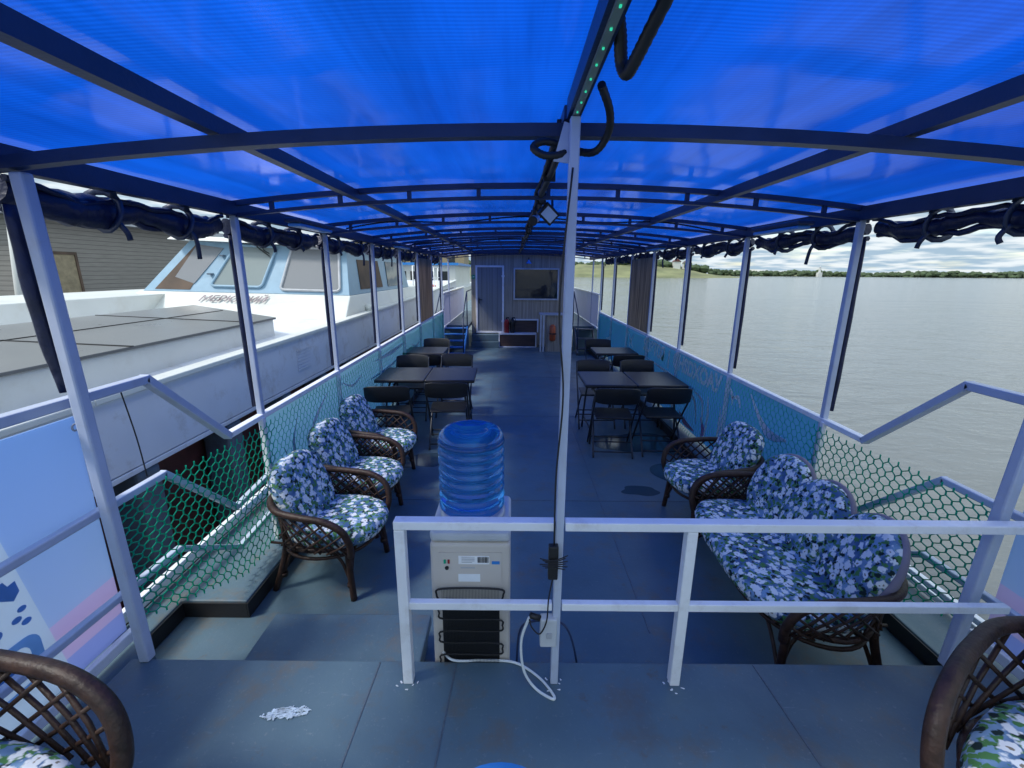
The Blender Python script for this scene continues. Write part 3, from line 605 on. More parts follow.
def net(x, side, label):
    m = MB(); w_, a, b_ = .062, .026, .021; y = 1.68; rnd = random.Random(side + 9)
    rows = 20; cols = int((10.8 - 1.68) / w_)
    def Z(y, v):
        lo = .13 if y > 2.4 else .13 + (2.4 - y) * .45
        hi = 1.03 + .015 * math.sin(y * 4)
        return lo + (hi - lo) * v
    H_ = rows * (a + b_)
    def P(i, j2, up):      # node: column half steps i, row j, lower or upper node of the vertical side
        yy = 1.68 + i * w_ / 2; zz = j2 * (a + b_) + (a if up else 0)
        xx = x - side * (.045 + .012 * math.sin(yy * 2.1) * math.sin(zz * 3.3)) + .003 * math.sin(i * 12.9 + j2 * 7.7)
        if yy < 2.87: xx += side * 0.0
        return (xx, yy + .004 * math.sin(j2 * 3.1 + i), Z(yy, zz / H_))
    def seg(p, q, r):
        p = Vector(p); q = Vector(q); d_ = (q - p); L = d_.length; d_ /= L; u = Vector((1, 0, 0)); c = d_.cross(u).normalized()
        vs = [s2 + (u * math.cos(k) + c * math.sin(k)) * r for s2 in (p, q) for k in (0.5, 2.6, 4.7)]
        m.add(vs, [(0, 1, 4, 3), (1, 2, 5, 4), (2, 0, 3, 5)], True)
    for j in range(rows):
        par = j % 2
        for i in range(par, 2 * cols, 2):
            r = .0036 if P(i, j, False)[1] < 2.9 else .0021
            seg(P(i, j, False), P(i, j, True), r * 1.25)
            if i + 1 <= 2 * cols and j < rows - 1: seg(P(i, j, True), P(i + 1, j + 1, False), r)
            if i > 0 and j < rows - 1: seg(P(i, j, True), P(i - 1, j + 1, False), r)
    return tag(m.build('safety_net', M['green']), label, 'net')
net(XL, -1, 'green hexagonal plastic net laced along the left railing')
net(XR, 1, 'green hexagonal plastic net laced along the right railing')

# ------------------------------------------------------------------ printed banners
def ribbon(m, x, side, pts, ws, off=.004, t=.0015):
    """tapered strip lying on a banner in the x = const plane; pts are (y, z)"""
    P = smooth([(0, a, b) for a, b in pts], 6); n = len(P); vs = []
    for i, q in enumerate(P):
        d_ = (P[min(i + 1, n - 1)] - P[max(i - 1, 0)]).normalized(); nn = Vector((0, -d_.z, d_.y)); t_ = i / (n - 1) * (len(ws) - 1); k = min(int(t_), len(ws) - 2); w_ = ws[k] + (ws[k + 1] - ws[k]) * (t_ - k)
        for e in (-1, 1):
            for o_ in (off, off + t): vs.append((x - side * o_, q.y + nn.y * e * w_ / 2, q.z + nn.z * e * w_ / 2))
    fs = [(4 * i + 1, 4 * i + 3, 4 * i + 7, 4 * i + 5) for i in range(n - 1)] + [(4 * i, 4 * i + 4, 4 * i + 6, 4 * i + 2) for i in range(n - 1)] + [(4 * i, 4 * i + 1, 4 * i + 5, 4 * i + 4) for i in range(n - 1)] + [(4 * i + 2, 4 * i + 6, 4 * i + 7, 4 * i + 3) for i in range(n - 1)]
    m.add(vs, fs)
def side_banner(x, side, mat, label):
    xb = x + side * .012
    t_ = thing('banner', label, 'banner', (xb, 6.9, .1))
    o = MB(); n = 80; vs = []
    for i in range(n + 1):
        y = 2.92 + (10.9 - 2.92) * i / n
        for z in (.15, .45, .75, 1.02): vs.append((side * .004 * math.sin(y * 3), y - 6.9, z - .1))
    o.add(vs, [(i * 4 + k, i * 4 + k + 1, i * 4 + k + 5, i * 4 + k + 4) for i in range(n) for k in range(3)], True)
    o.build('sheet', mat, t_)
    def loc(pts): return [(a - 6.9, b - .1) for a, b in pts]
    m = MB()
    if side > 0:
        ribbon(m, 0, side, loc([(3.80, .96), (3.62, .80), (3.45, .71), (3.22, .74)]), [.008, .05, .09, .02], .012)
        for a in ([(4.25, .95), (4.12, .86), (4.10, .76)], [(4.12, .83), (4.0, .86), (3.95, .78)], [(4.62, .70), (4.58, .5), (4.62, .2)], [(4.32, .68), (4.30, .5), (4.33, .25)], [(5.2, .62), (4.95, .55), (4.85, .3)], [(5.0, .66), (4.75, .6), (4.7, .35)], [(3.4, .35), (3.6, .25), (3.8, .2)], [(7.7, .95), (7.95, .75), (8.0, .6)], [(7.7, .7), (7.9, .8), (8.1, .95)], [(9.4, .8), (9.7, .6), (10, .55)], [(6.9, .70), (6.2, .68), (5.4, .66), (5.0, .68)]):
            ribbon(m, 0, side, loc(a), [.01, .05, .015], .012)
    else:
        for a, w_ in (([(3.95, .90), (3.75, .80), (3.6, .70), (3.62, .62)], .05), ([(3.35, .86), (3.25, .7), (3.27, .5), (3.4, .4)], .045), ([(3.1, .7), (3.2, .45), (3.2, .3)], .03), ([(4.3, .9), (4.6, .8), (4.9, .85)], .03), ([(4.4, .6), (4.9, .55), (5.4, .6)], .06), ([(5.4, .9), (6.2, .88), (7.0, .9)], .07), ([(5.2, .72), (6.0, .70), (6.6, .74)], .05), ([(7.4, .8), (7.8, .7), (8.2, .8)], .05), ([(3.8, .5), (3.9, .35), (4.2, .3)], .04)):
            ribbon(m, 0, side, loc(a), [.008, w_, .01], .012)
    m.build('printed_swoosh', M['prwhite'], t_)
    m = MB()
    for a, w_ in ((([(4.75, .42), (4.66, .3), (4.7, .2)]), .09), (([(4.25, .34), (4.15, .26), (4.16, .18)]), .08), (([(5.4, .3), (5.2, .22), (4.9, .2)]), .08), (([(6.4, .3), (6.0, .22)]), .06)):
        ribbon(m, 0, side, loc(a), [.01, w_, .02], .009)
    m.build('printed_flame', M['prrose'], t_)
    if side > 0:      # lettering read from the deck, as far as it can be made out
        mw = Matrix.Translation((-.014, 7.1 - 6.9, .80 - .1)) @ Matrix(((0, 0, -1, 0), (-1, 0, 0, 0), (0, 1, 0, 0), (0, 0, 0, 1)))
        text_mesh('lettering', 'ЯОЗТОЯ  |  ОНSDXOAУ', .25, M['prwhite'], t_, mw, offset=.010)
    return t_
side_banner(XL, -1, M['bannerteal'], 'teal blue printed banner behind the left net')
side_banner(XR, 1, M['banner'], 'blue printed banner with white lettering behind the right net')

def near_print():
    m, n, l, p = new_mat('printed foreground banner'); t = n.new('ShaderNodeTexCoord'); s_ = n.new('ShaderNodeSeparateXYZ'); l.new(t.outputs['Object'], s_.inputs[0])
    def mt(op, a, b):
        q = n.new('ShaderNodeMath'); q.operation = op
        for i, v in enumerate((a, b)):
            if isinstance(v, (int, float)): q.inputs[i].default_value = v
            else: l.new(v, q.inputs[i])
        return q.outputs[0]
    def mix(f, a, b):
        x = n.new('ShaderNodeMix'); x.data_type = 'RGBA'; l.new(f, x.inputs['Factor'])
        for k, v in (('A', a), ('B', b)):
            if isinstance(v, tuple): x.inputs[k].default_value = v + (1,)
            else: l.new(v, x.inputs[k])
        return x.outputs['Result']
    y, z = s_.outputs[1], s_.outputs[2]
    g = n.new('ShaderNodeMapRange'); g.inputs['From Min'].default_value = .25; g.inputs['From Max'].default_value = 1.05; l.new(z, g.inputs['Value'])
    c = mix(g.outputs[0], (0.60, 0.72, 0.92), (0.44, 0.62, 0.90))
    band = mt('MULTIPLY', mt('LESS_THAN', mt('ADD', z, mt('MULTIPLY', y, -.05)), .225), mt('GREATER_THAN', z, -.01)); c = mix(band, c, (0.76, 0.68, 0.88))
    band = mt('LESS_THAN', z, .10); c = mix(band, c, (0.52, 0.60, 0.90))
    pale = mt('LESS_THAN', mt('ADD', y, mt('MULTIPLY', z, .15)), 1.071); c = mix(mt('MULTIPLY', pale, mt('LESS_THAN', z, .72)), c, (0.72, 0.82, 0.92))
    l.new(c, p.inputs['Base Color']); p.inputs['Roughness'].default_value = .45
    a = n.new('ShaderNodeTexNoise'); a.inputs['Scale'].default_value = 2.5; a.inputs['Detail'].default_value = 4; l.new(t.outputs['Object'], a.inputs['Vector'])
    b = n.new('ShaderNodeBump'); b.inputs['Strength'].default_value = .5; b.inputs['Distance'].default_value = .03; l.new(a.outputs['Fac'], b.inputs['Height']); l.new(b.outputs[0], p.inputs['Normal'])
    translucent(m, .6); return m
M['nearprint'] = near_print()
# big foreground banners outside the near railings
def near_banner(x, side, label):
    t_ = thing('banner', label, 'banner', (x, .4, UZ))
    MB().box(-.004, .004, -2.4, 1.32, .0, 1.05).build('sheet', M['nearprint'], t_)
    q = lambda y, z: (y - .4, z - UZ)
    pr = lambda poly, mat, nm, o1: MB().prism([q(*p) for p in poly], 0, -side * o1, -side * (o1 + .0015)).build(nm, mat, t_)
    m = MB()
    for y, z, r in ((1.361, .79, .011), (1.337, .76, .012), (1.364, .734, .012), (1.26, .75, .02)):
        m.prism([q(y + r * 1.4 * math.cos(a), z + r * math.sin(a)) for a in [k * math.pi / 8 for k in range(16)]], 0, -side * .0115, -side * .013)
    m.prism([q(*p) for p in ((1.28, .93), (1.30, .87), (1.345, .835), (1.37, .86), (1.365, .905), (1.34, .90), (1.33, .925), (1.30, .915))], 0, -side * .0115, -side * .013)
    def rring(y0, y1, z0, z1, r, w_):
        cs = [(y1 - r, z1 - r, 0), (y0 + r, z1 - r, 90), (y0 + r, z0 + r, 180), (y1 - r, z0 + r, 270)]; P = []
        for cy, cz, a0 in cs:
            for k in range(6): a = R(a0 + k * 18); P.append((0, cy + r * math.cos(a), cz + r * math.sin(a)))
        vs = []
        cy0, cz0 = (y0 + y1) / 2, (z0 + z1) / 2
        for p in P:
            for f_ in (1, 1 - w_): vs.append((-side * .012, cy0 + (p[1] - cy0) * f_ - .4, cz0 + (p[2] - cz0) * f_ - UZ))
        N = len(P); m.add(vs, [(2 * i, 2 * ((i + 1) % N), 2 * ((i + 1) % N) + 1, 2 * i + 1) for i in range(N)])
    rring(1.10, 1.39, .47, .68, .05, .28)
    m.prism([q(*p) for p in ((1.30, .55), (1.33, .56), (1.335, .59), (1.32, .61), (1.24, .60), (1.22, .57))], 0, -side * .0115, -side * .013)
    m.build('printed_emblem', M['prblue'], t_)
    m = MB()
    for yy in (.2, 1.2, 1.68):
        for zz in (1.36, .97, .47): m.lathe([(.012, 0), (.012, .004), (.006, .004)], (0, 0, 0), 10)
    return t_
nb = near_banner(-1.80, -1, 'bright blue banner with pale block and emblem tied outside the near left rail')
near_banner(2.22, 1, 'blue and mauve banner outside the near right rail')
# eyelets and cord at the left banner edge
for y, z in ((1.70, 1.37), (1.70, .97), (1.70, .55)):
    MB().tube([(.02, y - .4 + .014 * math.cos(a), z - UZ + .014 * math.sin(a)) for a in [k * math.pi / 5 for k in range(10)]], .004, 6, closed=True).build('eyelet', M['greypl'], nb)
m = MB().tube(smooth([(-1.75, 1.70, 1.40), (-1.70, 1.66, 1.2), (-1.68, 1.69, 1.0), (-1.70, 1.70, .8)], 5), .003, 6)
m.tube(smooth([(XL, 1.86, 1.48), (XL - .01, 1.90, 1.25), (XL + .01, 1.89, 1.06)], 5), .003, 6)
tag(m.build('tie_cord', M['rubber']), 'thin dark cord lacing the left banner to the post', 'cord')

# front railing on the platform edge
t_ = thing('front_railing', 'white square tube railing across the platform edge', 'railing', (0, 1.468, UZ))
z0 = UZ
m = MB().box(-.435, PX - .019, -.022, .022, 1.07 - z0, 1.105 - z0).box(PX + .019, 1.93, -.022, .022, 1.07 - z0, 1.105 - z0); m.build('top_rail', M['white'], t_, bevel=.004)
MB().box(-.395, PX - .019, -.014, .014, .715 - z0, .747 - z0).box(PX + .019, .655, -.014, .014, .715 - z0, .747 - z0).box(.695, 1.95, -.014, .014, .715 - z0, .747 - z0).build('middle_rail', M['white'], t_, bevel=.003)
for x in (-.415, .675):
    MB().box(x - .02, x + .02, -.02, .02, 0, 1.068 - z0).build('post', M['white'], t_, bevel=.004)
b = MB()
for x in (-.415, .675, PX):
    for k in range(7):
        a = k * 1.7 + x; q = blot(x + (.022 + .004 * k) * math.cos(a), 1.452 + (.020 + .003 * k) * math.sin(a), .003 + .001 * (k % 4), .0025 + .001 * (k % 3), UZ + .0005 + k * 2e-4, k * 5 + int(x * 50), .0015, 14, .8); b.add(q.v, q.f)
tag(b.build('weld_spots', M['white']), 'white paint drips around the feet of the front railing', 'paint drips')

# socket box, adapter and cables on the centre post
t_ = thing('socket_box', 'grey socket box fixed low on the centre post', 'socket', (.148, 1.455, .56))
MB().box(-.030, .036, -.02, .02, 0, .13).build('box', M['lightgrey'], t_, bevel=.006); MB().box(-.005, .015, -.024, -.0205, .045, .07).build('socket_cover', M['greypl'], t_); MB().tube([(-.03, 0, .12), (-.07, .0, .135)], .012, 8).build('plug', M['rubber'], t_)
t_ = thing('power_adapter', 'black adapter box strapped with wires to the centre post', 'adapter', (.158, 1.43, .885))
MB().box(-.018, .018, -.014, .014, 0, .14).build('box', M['rubber'], t_, bevel=.004)
m = MB()
for i in range(6): m.tube(smooth([(-.03 - .01 * (i % 3), -.01, .05 + .008 * i), (.0, -.022, .06 + .006 * i), (.045 + .008 * (i % 2), -.005, .04 + .012 * i)], 4), .0022, 5)
m.build('cable_tie', M['rubber'], t_)
m = MB().tube(smooth([(.176, 1.432, 2.30), (.150, 1.432, 1.9), (.172, 1.43, 1.6), (.158, 1.43, 1.3), (.160, 1.43, 1.02)], 8), .0035, 6)
m.tube(smooth([(.160, 1.43, .89), (.145, 1.42, .8), (.14, 1.42, .70), (.115, 1.42, .64), (.085, 1.43, .66), (.075, 1.44, .69)], 6), .003, 6)
tag(m.build('adapter_wire', M['rubber']), 'thin black wire running down the centre post', 'wire')
m = MB().tube(smooth([(-.29, 1.57, .40), (-.24, 1.55, .375), (-.12, 1.56, .366), (.02, 1.55, .366), (.12, 1.48, .366), (.175, 1.40, .366), (.165, 1.385, .366), (.10, 1.43, .37), (.055, 1.44, .45), (.045, 1.45, .58), (.075, 1.45, .69)], 8), .0055, 8)
tag(m.build('extension_lead', M['cable_w']), 'white extension lead curling over the platform edge', 'cord')
m = MB().tube(smooth([(.03, 1.60, .30), (.04, 1.62, .45), (.08, 1.63, .50), (.2, 1.64, .50), (.26, 1.62, .46), (.30, 1.60, .30), (.32, 1.60, .1)], 6), .005, 6)
tag(m.build('hose_loop', M['beam']), 'dark blue cable loop behind the centre post', 'cable')

# ------------------------------------------------------------------ water dispenser and bottle
t_ = thing('water_dispenser', 'cream water dispenser seen from its back with black condenser', 'water dispenser', (-.165, 1.575, 0))
MB().box(-.165, .165, .0, .31, .02, .93).build('body', M['cream'], t_, bevel=.015, seg=3)
MB().box(-.165, .165, .0, .31, .932, .985).build('top_cover', M['lightgrey'], t_, bevel=.02, seg=3)
MB().lathe([(.135, 0), (.14, .012), (.125, .02), (.10, .015)], (0, .15, .986), 32).build('bottle_collar', M['lightgrey'], t_)
MB().box(-.128, .128, -.004, -.0005, .70, .89).build('rear_plate', M['cream'], t_)
MB().box(-.12, .12, -.003, -.0005, .05, .665).build('vent_panel', M['black'], t_)
m = MB(); zs = [.73, .665, .60, .54, .48, .42, .36, .30, .24, .18, .12]; pts = []
m.tube(smooth([(-.115, -.018, .73), (.115, -.018, .73), (.135, -.018, .70), (.12, -.018, .665), (.09, -.018, .66), (.07, -.018, .675), (.05, -.018, .66), (-.06, -.018, .66), (-.08, -.018, .675), (-.10, -.018, .66), (-.125, -.018, .67), (-.14, -.018, .70)], 5, True), .0042, 8, closed=True)
pts = []
for k, z in enumerate([.64, .58, .52, .46, .40, .34, .28, .22, .16, .10]):
    s_ = 1 if k % 2 else -1; pts += [(-s_ * .11, -.018, z), (s_ * .11, -.018, z), (s_ * .132, -.018, z - .03)]
m.tube(smooth(pts, 4), .004, 6)
m.build('condenser_tube', M['rubber'], t_)
m = MB()
for k in range(40):
    x = -.117 + k * .006; m.bar((x, -.0225, .08), (x, -.0225, .73), .0013, .0013)
m.build('condenser_fins', M['rubber'], t_)
lab = MB().box(-.048, .078, -.0058, -.0042, .838, .876).build('paper_label', M['white'], t_); MB().box(-.05, .04, -.0058, -.0042, .755, .79).build('paper_label', M['prwhite'], t_)
m = MB()
rnd = random.Random(1); x = .030
while x < .074: w_ = rnd.choice((.0015, .003, .004)); m.box(x, x + w_, -.0072, -.0060, .846, .872); x += w_ + rnd.choice((.0015, .002))
m.build('barcode', M['black'], t_); m = MB()
for z in (.867, .860, .853, .846): m.box(-.035, .018 - .01 * (z < .85), -.0072, -.0060, z, z + .0025)
m.box(-.04, .02, -.0058, -.0042, .818, .824); m.build('label_text', M['greypl'], t_)
MB().box(.088, .120, -.0058, -.0042, .838, .852).build('blue_sticker', M['bench'], t_)
MB().box(-.108, -.100, -.009, -.0042, .842, .858).build('green_switch', M['green'], t_); MB().box(-.092, -.084, -.009, -.0042, .842, .858).build('red_switch', M['red'], t_)
m = MB().tube([(-.096, -.0042, .82), (-.096, -.009, .82)], .008, 14); m.build('thermostat_knob', M['rubber'], t_)
# bottle
m, n, l, p = new_mat('blue clear plastic'); p.inputs['Base Color'].default_value = (0.06, 0.36, 0.88, 1); p.inputs['Transmission Weight'].default_value = 0.85; p.inputs['Roughness'].default_value = 0.06; p.inputs['IOR'].default_value = 1.36
M['bottle'] = m
prof = [(.03, -.03), (.05, -.005), (.10, .012), (.128, .03)]
z = .035
while z < .33:
    prof += [(.133, z), (.139, z + .008), (.139, z + .018), (.133, z + .026), (.129, z + .033)]; z += .0415
prof += [(.134, .335), (.137, .352), (.130, .375), (.112, .392), (.088, .397), (.062, .390), (.045, .368), (.02, .36), (.001, .358)]
t_ = tag(MB().lathe(prof, (0, 0, 0), 64, caps=False).build('water_bottle', M['bottle']), 'large ribbed blue water bottle upside down on the dispenser', 'bottle')
t_.location = (-.168, 1.725, .992); t_.scale = (1, 1, .965)

# ------------------------------------------------------------------ rattan furniture
def cushion(m, cx_, cy, cz, rx, ry, th, power=2.6, frame=None, n=36, puff=1.0, lobes=0):
    """superellipse pad; frame maps local (u,v,w) into the chair"""
    fr = frame or (lambda u, v, w_: (cx_ + u, cy + v, cz + w_)); vs = []; lv = []
    for i in range(9): lv.append(math.sin(-math.pi / 2 + math.pi * i / 8))
    for i, s_ in enumerate(lv):
        c = math.cos(-math.pi / 2 + math.pi * i / 8); sc = (0.25 + .75 * c ** .45) if c > .02 else 0.0
        for k in range(n):
            a = 2 * math.pi * k / n; ca, sa = math.cos(a), math.sin(a); r = (abs(ca) ** power + abs(sa) ** power) ** (-1 / power)
            vs.append(fr(rx * r * ca * sc, ry * r * sa * sc, th / 2 * (abs(s_) ** .7) * (1 if s_ > 0 else -1) * (1 - .0 * sc)))
    for e in (0, 8): pass
    m.add(vs, [(i * n + k, i * n + (k + 1) % n, (i + 1) * n + (k + 1) % n, (i + 1) * n + k) for i in range(8) for k in range(n)], True)
def back_frame(cx_, cy, cz, tilt, yaw=0):
    ct, st = math.cos(tilt), math.sin(tilt)
    def f(u, v, w_):       # u across (y), v up, w front (x)
        x = cx_ + w_ * ct - v * st; z = cz + v * ct + w_ * st; y = cy + u
        dx, dy = x - cx_, y - cy; return (cx_ + dx * math.cos(yaw) - dy * math.sin(yaw), cy + dx * math.sin(yaw) + dy * math.cos(yaw), z)
    return f
def rattan(width, label, group, lobes=1):
    """faces +x; width across y"""
    hw = width / 2; t_ = thing('rattan_sofa' if lobes > 1 else 'rattan_armchair', label, 'sofa' if lobes > 1 else 'armchair', group=group)
    rail = [(.27, hw - .03, .32), (.285, hw, .42), (.25, hw + .02, .52), (.15, hw + .03, .575), (0, hw + .03, .59), (-.16, hw + .005, .60), (-.27, hw - .10, .61), (-.315, hw - .26, .615)]
    mid = [(-.32, 0, .62)] if lobes == 1 else [(-.32, .12, .62), (-.32, -.12, .62)]
    pts = rail + mid + [(x, -y, z) for x, y, z in reversed(rail)]
    R_ = smooth(pts, 7); MB().tube(R_, .021, 10).build('arm_rail', M['wicker'], t_)
    # seat ring
    ring = [(.30 * math.cos(a) * (1 if math.cos(a) > 0 else .95), (hw - .01) * (abs(math.sin(a)) ** (1 if lobes == 1 else .6)) * (1 if math.sin(a) > 0 else -1), .345) for a in [2 * math.pi * k / 36 for k in range(36)]]
    m = MB().tube(ring, .016, 8, closed=True); m.tube([(x * .98, y * .98, z - .06) for x, y, z in ring], .011, 8, closed=True)
    for k in range(-3, 4): m.tube([(-.27, k * hw * .27, .345), (.28, k * hw * .27, .345)], .008, 6)
    m.build('seat_frame', M['wicker'], t_)
    # lattice between the seat ring and the arm rail
    N = len(R_)
    def ring_at(q):        # nearest seat-ring point below a rail point
        return Vector((q.x * .94, q.y * .94, .345))
    for side in (1, -1):
        top = [q for q in (R_ if side > 0 else R_[::-1]) if q.z > .42 and q.y * side > .02]
        K = len(top); m = MB(); step = 4; sh = 13
        for i in range(0, K, step):
            for dsh in (-sh, sh):
                j = i + dsh
                if 0 <= j < K:
                    a_, c_ = top[i], ring_at(top[j]); m_ = (a_ + c_) / 2; m_ = Vector((m_.x * 1.03, m_.y * 1.02, m_.z)); m.tube([a_, m_, c_], .0065, 6)
        m.build('lattice', M['wicker'], t_)
    # legs with curved braces
    for sx_ in (1, -1):
        for sy in (1, -1):
            if sx_ > 0: P = [(.235, sy * (hw - .06), .34), (.245, sy * (hw - .05), .18), (.26, sy * (hw - .04), 0)]
            else: P = [(-.25, sy * (hw - .13), .59), (-.21, sy * (hw - .11), .34), (-.23, sy * (hw - .08), .17), (-.28, sy * (hw - .05), 0)]
            m = MB().tube(smooth(P, 5), .020, 9)
            m.tube(smooth([(P[-2][0], P[-2][1], .10), (P[-2][0] * .75, P[-2][1] * .93, .25), (P[-2][0] * .35, P[-2][1] * .9, .325)], 5), .010, 7)
            m.tube(smooth([(P[-2][0], P[-2][1], .10), (P[-2][0] * .95, P[-2][1] * .70, .26), (P[-2][0] * .9, P[-2][1] * .25, .32)], 5), .010, 7)
            m.tube([(P[-2][0], P[-2][1], .09), (P[-2][0], P[-2][1], .115)], .024, 9)
            m.build('leg', M['wicker'], t_)
    if lobes == 1:
        m = MB(); cushion(m, .06, 0, .395, .31, .275, .13, 2.5); m.build('seat_cushion', M['floral'], t_)
        m = MB(); cushion(m, 0, 0, 0, .235, .25, .13, 3.0, back_frame(-.17, 0, .60, R(22))); m.build('back_cushion', M['floral'], t_)
    else:
        m = MB(); cushion(m, .05, 0, .395, .32, hw - .02, .13, 3.2, n=60); m.build('seat_cushion', M['floral'], t_)
        for k in range(lobes):
            y = (k - (lobes - 1) / 2) * (width - .16) / lobes * 1.02
            fr = back_frame(-.17, y, .61, R(24), R((k - (lobes - 1) / 2) * -9))
            m = MB(); cushion(m, 0, 0, 0, .225, .25, .11, 2.2, fr); c = m.build('back_cushion', M['floral'], t_)
            ed = [fr(.222 * math.cos(a), .247 * math.sin(a), -.02) for a in [2 * math.pi * j / 30 for j in range(30)]]
            MB().tube(ed, .022, 8, closed=True, sc=(1, 1)).build('cushion_edging', M['piping'], c)
    return t_
G = 'dark rattan furniture with floral cushions'
ch = rattan(.58, 'rattan armchair nearest the camera in the row of three along the left railing', G)
ch.location = (-1.20, 2.63, 0); ch.rotation_euler = (0, 0, R(-8))
dup(ch, (-1.26, 3.30, 0), R(-8), 'middle rattan armchair of the three along the left railing')
dup(ch, (-1.30, 4.02, 0), R(-6), 'rattan armchair furthest from the camera in the left row, by the folding chairs')
dup(ch, (1.63, 3.30, 0), R(184), 'rattan armchair behind the sofa against the right banner')
dup(ch, (-1.33, .58, UZ), R(-10), 'rattan armchair cut off at the bottom left corner, on the platform').scale = (1.1,) * 3
dup(ch, (1.47, .72, UZ), R(180 + 32), 'rattan armchair cut off at the bottom right corner, on the platform').scale = (1.08,) * 3
so = rattan(1.22, 'wide rattan sofa with three floral back cushions by the right net', None, 3)
so.location = (1.58, 2.30, 0); so.rotation_euler = (0, 0, R(180 - 2))

# ------------------------------------------------------------------ folding tables and chairs
def ftable(L, W, label):
    t_ = thing('folding_table', label, 'table', group='black folding tables')
    if L > .8:
        MB().box(-L / 2, -.002, -W / 2, W / 2, .705, .745).box(.002, L / 2, -W / 2, W / 2, .705, .745).build('tabletop', M['table'], t_, bevel=.014, seg=3)
    else: MB().box(-L / 2, L / 2, -W / 2, W / 2, .705, .745).build('tabletop', M['table'], t_, bevel=.014, seg=3)
    for s_ in (-1, 1):
        x = s_ * (L / 2 - .12)
        for sy in (-1, 1): MB().tube(smooth([(x - s_ * .05, sy * (W / 2 - .10), .70), (x, sy * (W / 2 - .09), .5), (x + s_ * .03, sy * (W / 2 - .05), 0)], 4), .0125, 8).build('leg', M['dkmetal'], t_)
        m = MB().tube([(x + s_ * .02, -W / 2 + .07, .16), (x + s_ * .02, W / 2 - .07, .16)], .010, 8); m.tube([(x - s_ * .04, -W / 2 + .1, .60), (x - s_ * .04, W / 2 - .1, .60)], .010, 8)
        m.tube([(x - s_ * .01, 0, .60), (x - s_ * .30, 0, .70)], .008, 8); m.build('brace', M['dkmetal'], t_)
    return t_
def fchair(label):
    """sitter faces +y"""
    t_ = thing('folding_chair', label, 'chair', group='black folding chairs')
    MB().prism([(-.20, -.19), (.20, -.19), (.215, .19), (-.215, .19)], 2, .435, .458).build('seat', M['black'], t_, bevel=.008, seg=3)
    m = MB(); n = 12; vs = []
    for i in range(n + 1):
        t = i / n * 2 - 1; x = t * .235; yb = -.245 - .035 * (1 - t * t); r = .02 * (abs(t) ** 6)
        for yy, zz in ((yb, .635 + r), (yb - .03, .82 - r), (yb - .05, .82 - r), (yb - .02, .635 + r)): vs.append((x, yy, zz))
    m.add(vs, [(i * 4 + k, i * 4 + (k + 1) % 4, (i + 1) * 4 + (k + 1) % 4, (i + 1) * 4 + k) for i in range(n) for k in range(4)] + [(0, 1, 2, 3), (n * 4 + 3, n * 4 + 2, n * 4 + 1, n * 4)], True)
    m.build('backrest', M['black'], t_, bevel=.006)
    for s_ in (-1, 1):
        MB().tube(smooth([(s_ * .225, -.29, .80), (s_ * .228, -.20, .62), (s_ * .23, -.06, .44), (s_ * .235, .24, 0)], 4), .0105, 8).build('front_leg', M['dkmetal'], t_)
        MB().tube(smooth([(s_ * .205, .12, .44), (s_ * .21, -.05, .24), (s_ * .215, -.24, 0)], 4), .0105, 8).build('rear_leg', M['dkmetal'], t_)
    for a in ((.23, .17, .10), (.21, -.20, .06), (.21, -.12, .15)): MB().tube([(-a[0], a[1], a[2]), a], .009, 8).build('crossbar', M['dkmetal'], t_)
    return t_
tb = ftable(1.19, .72, 'long black folding table with a centre seam by the right banner'); tb.location = (1.44, 5.27, 0)
dup(tb, (-1.05, 5.44, 0), R(1.5), 'long black folding table with a centre seam by the left banner')
t2 = ftable(.68, .60, 'short black folding table further along on the right'); t2.location = (1.68, 7.25, 0)
dup(t2, (-1.42, 7.15, 0), 0, 'short black folding table further along on the left')
fc = fchair('black folding chair at the inner end on the near side of the long right table'); fc.location = (1.14, 4.78, 0); fc.rotation_euler = (0, 0, R(-4))
for x, y, a, lb in ((1.69, 4.82, -2, 'black folding chair nearest the right banner on the near side of the long table'),
                    (1.12, 5.72, 180, 'black folding chair at the inner end behind the long right table'), (1.73, 5.74, 180, 'black folding chair nearest the banner behind the long right table'),
                    (1.72, 6.72, 2, 'black folding chair before the short right table'), (1.55, 7.68, 180, 'black folding chair behind the short right table'),
                    (-.74, 4.98, 3, 'black folding chair at the inner end on the near side of the long left table'), (-1.36, 4.80, 6, 'black folding chair nearest the left banner on the near side of the long table'),
                    (-.82, 6.12, 178, 'black folding chair at the inner end behind the long left table'), (-1.42, 5.98, 182, 'black folding chair nearest the left banner behind the long table'),
                    (-1.30, 6.68, 2, 'black folding chair before the short left table'), (-1.36, 7.62, 180, 'black folding chair behind the short left table')):
    dup(fc, (x, y, 0), R(a), lb)
# blue stool at the bottom edge
t_ = thing('round_stool', 'round blue plastic stool whose top edge shows at the bottom of the picture', 'stool', (-.02, .675, UZ))
MB().lathe([(.13, 0), (.17, .01), (.175, .03), (.17, .04), (.001, .042)], (0, 0, .40), 40, caps=False).build('seat', M['bench'], t_)
for k in range(4):
    a = R(45 + 90 * k); MB().tube([(.11 * math.cos(a), .11 * math.sin(a), .405), (.15 * math.cos(a), .15 * math.sin(a), 0)], .016, 8).build('leg', M['bench'], t_)

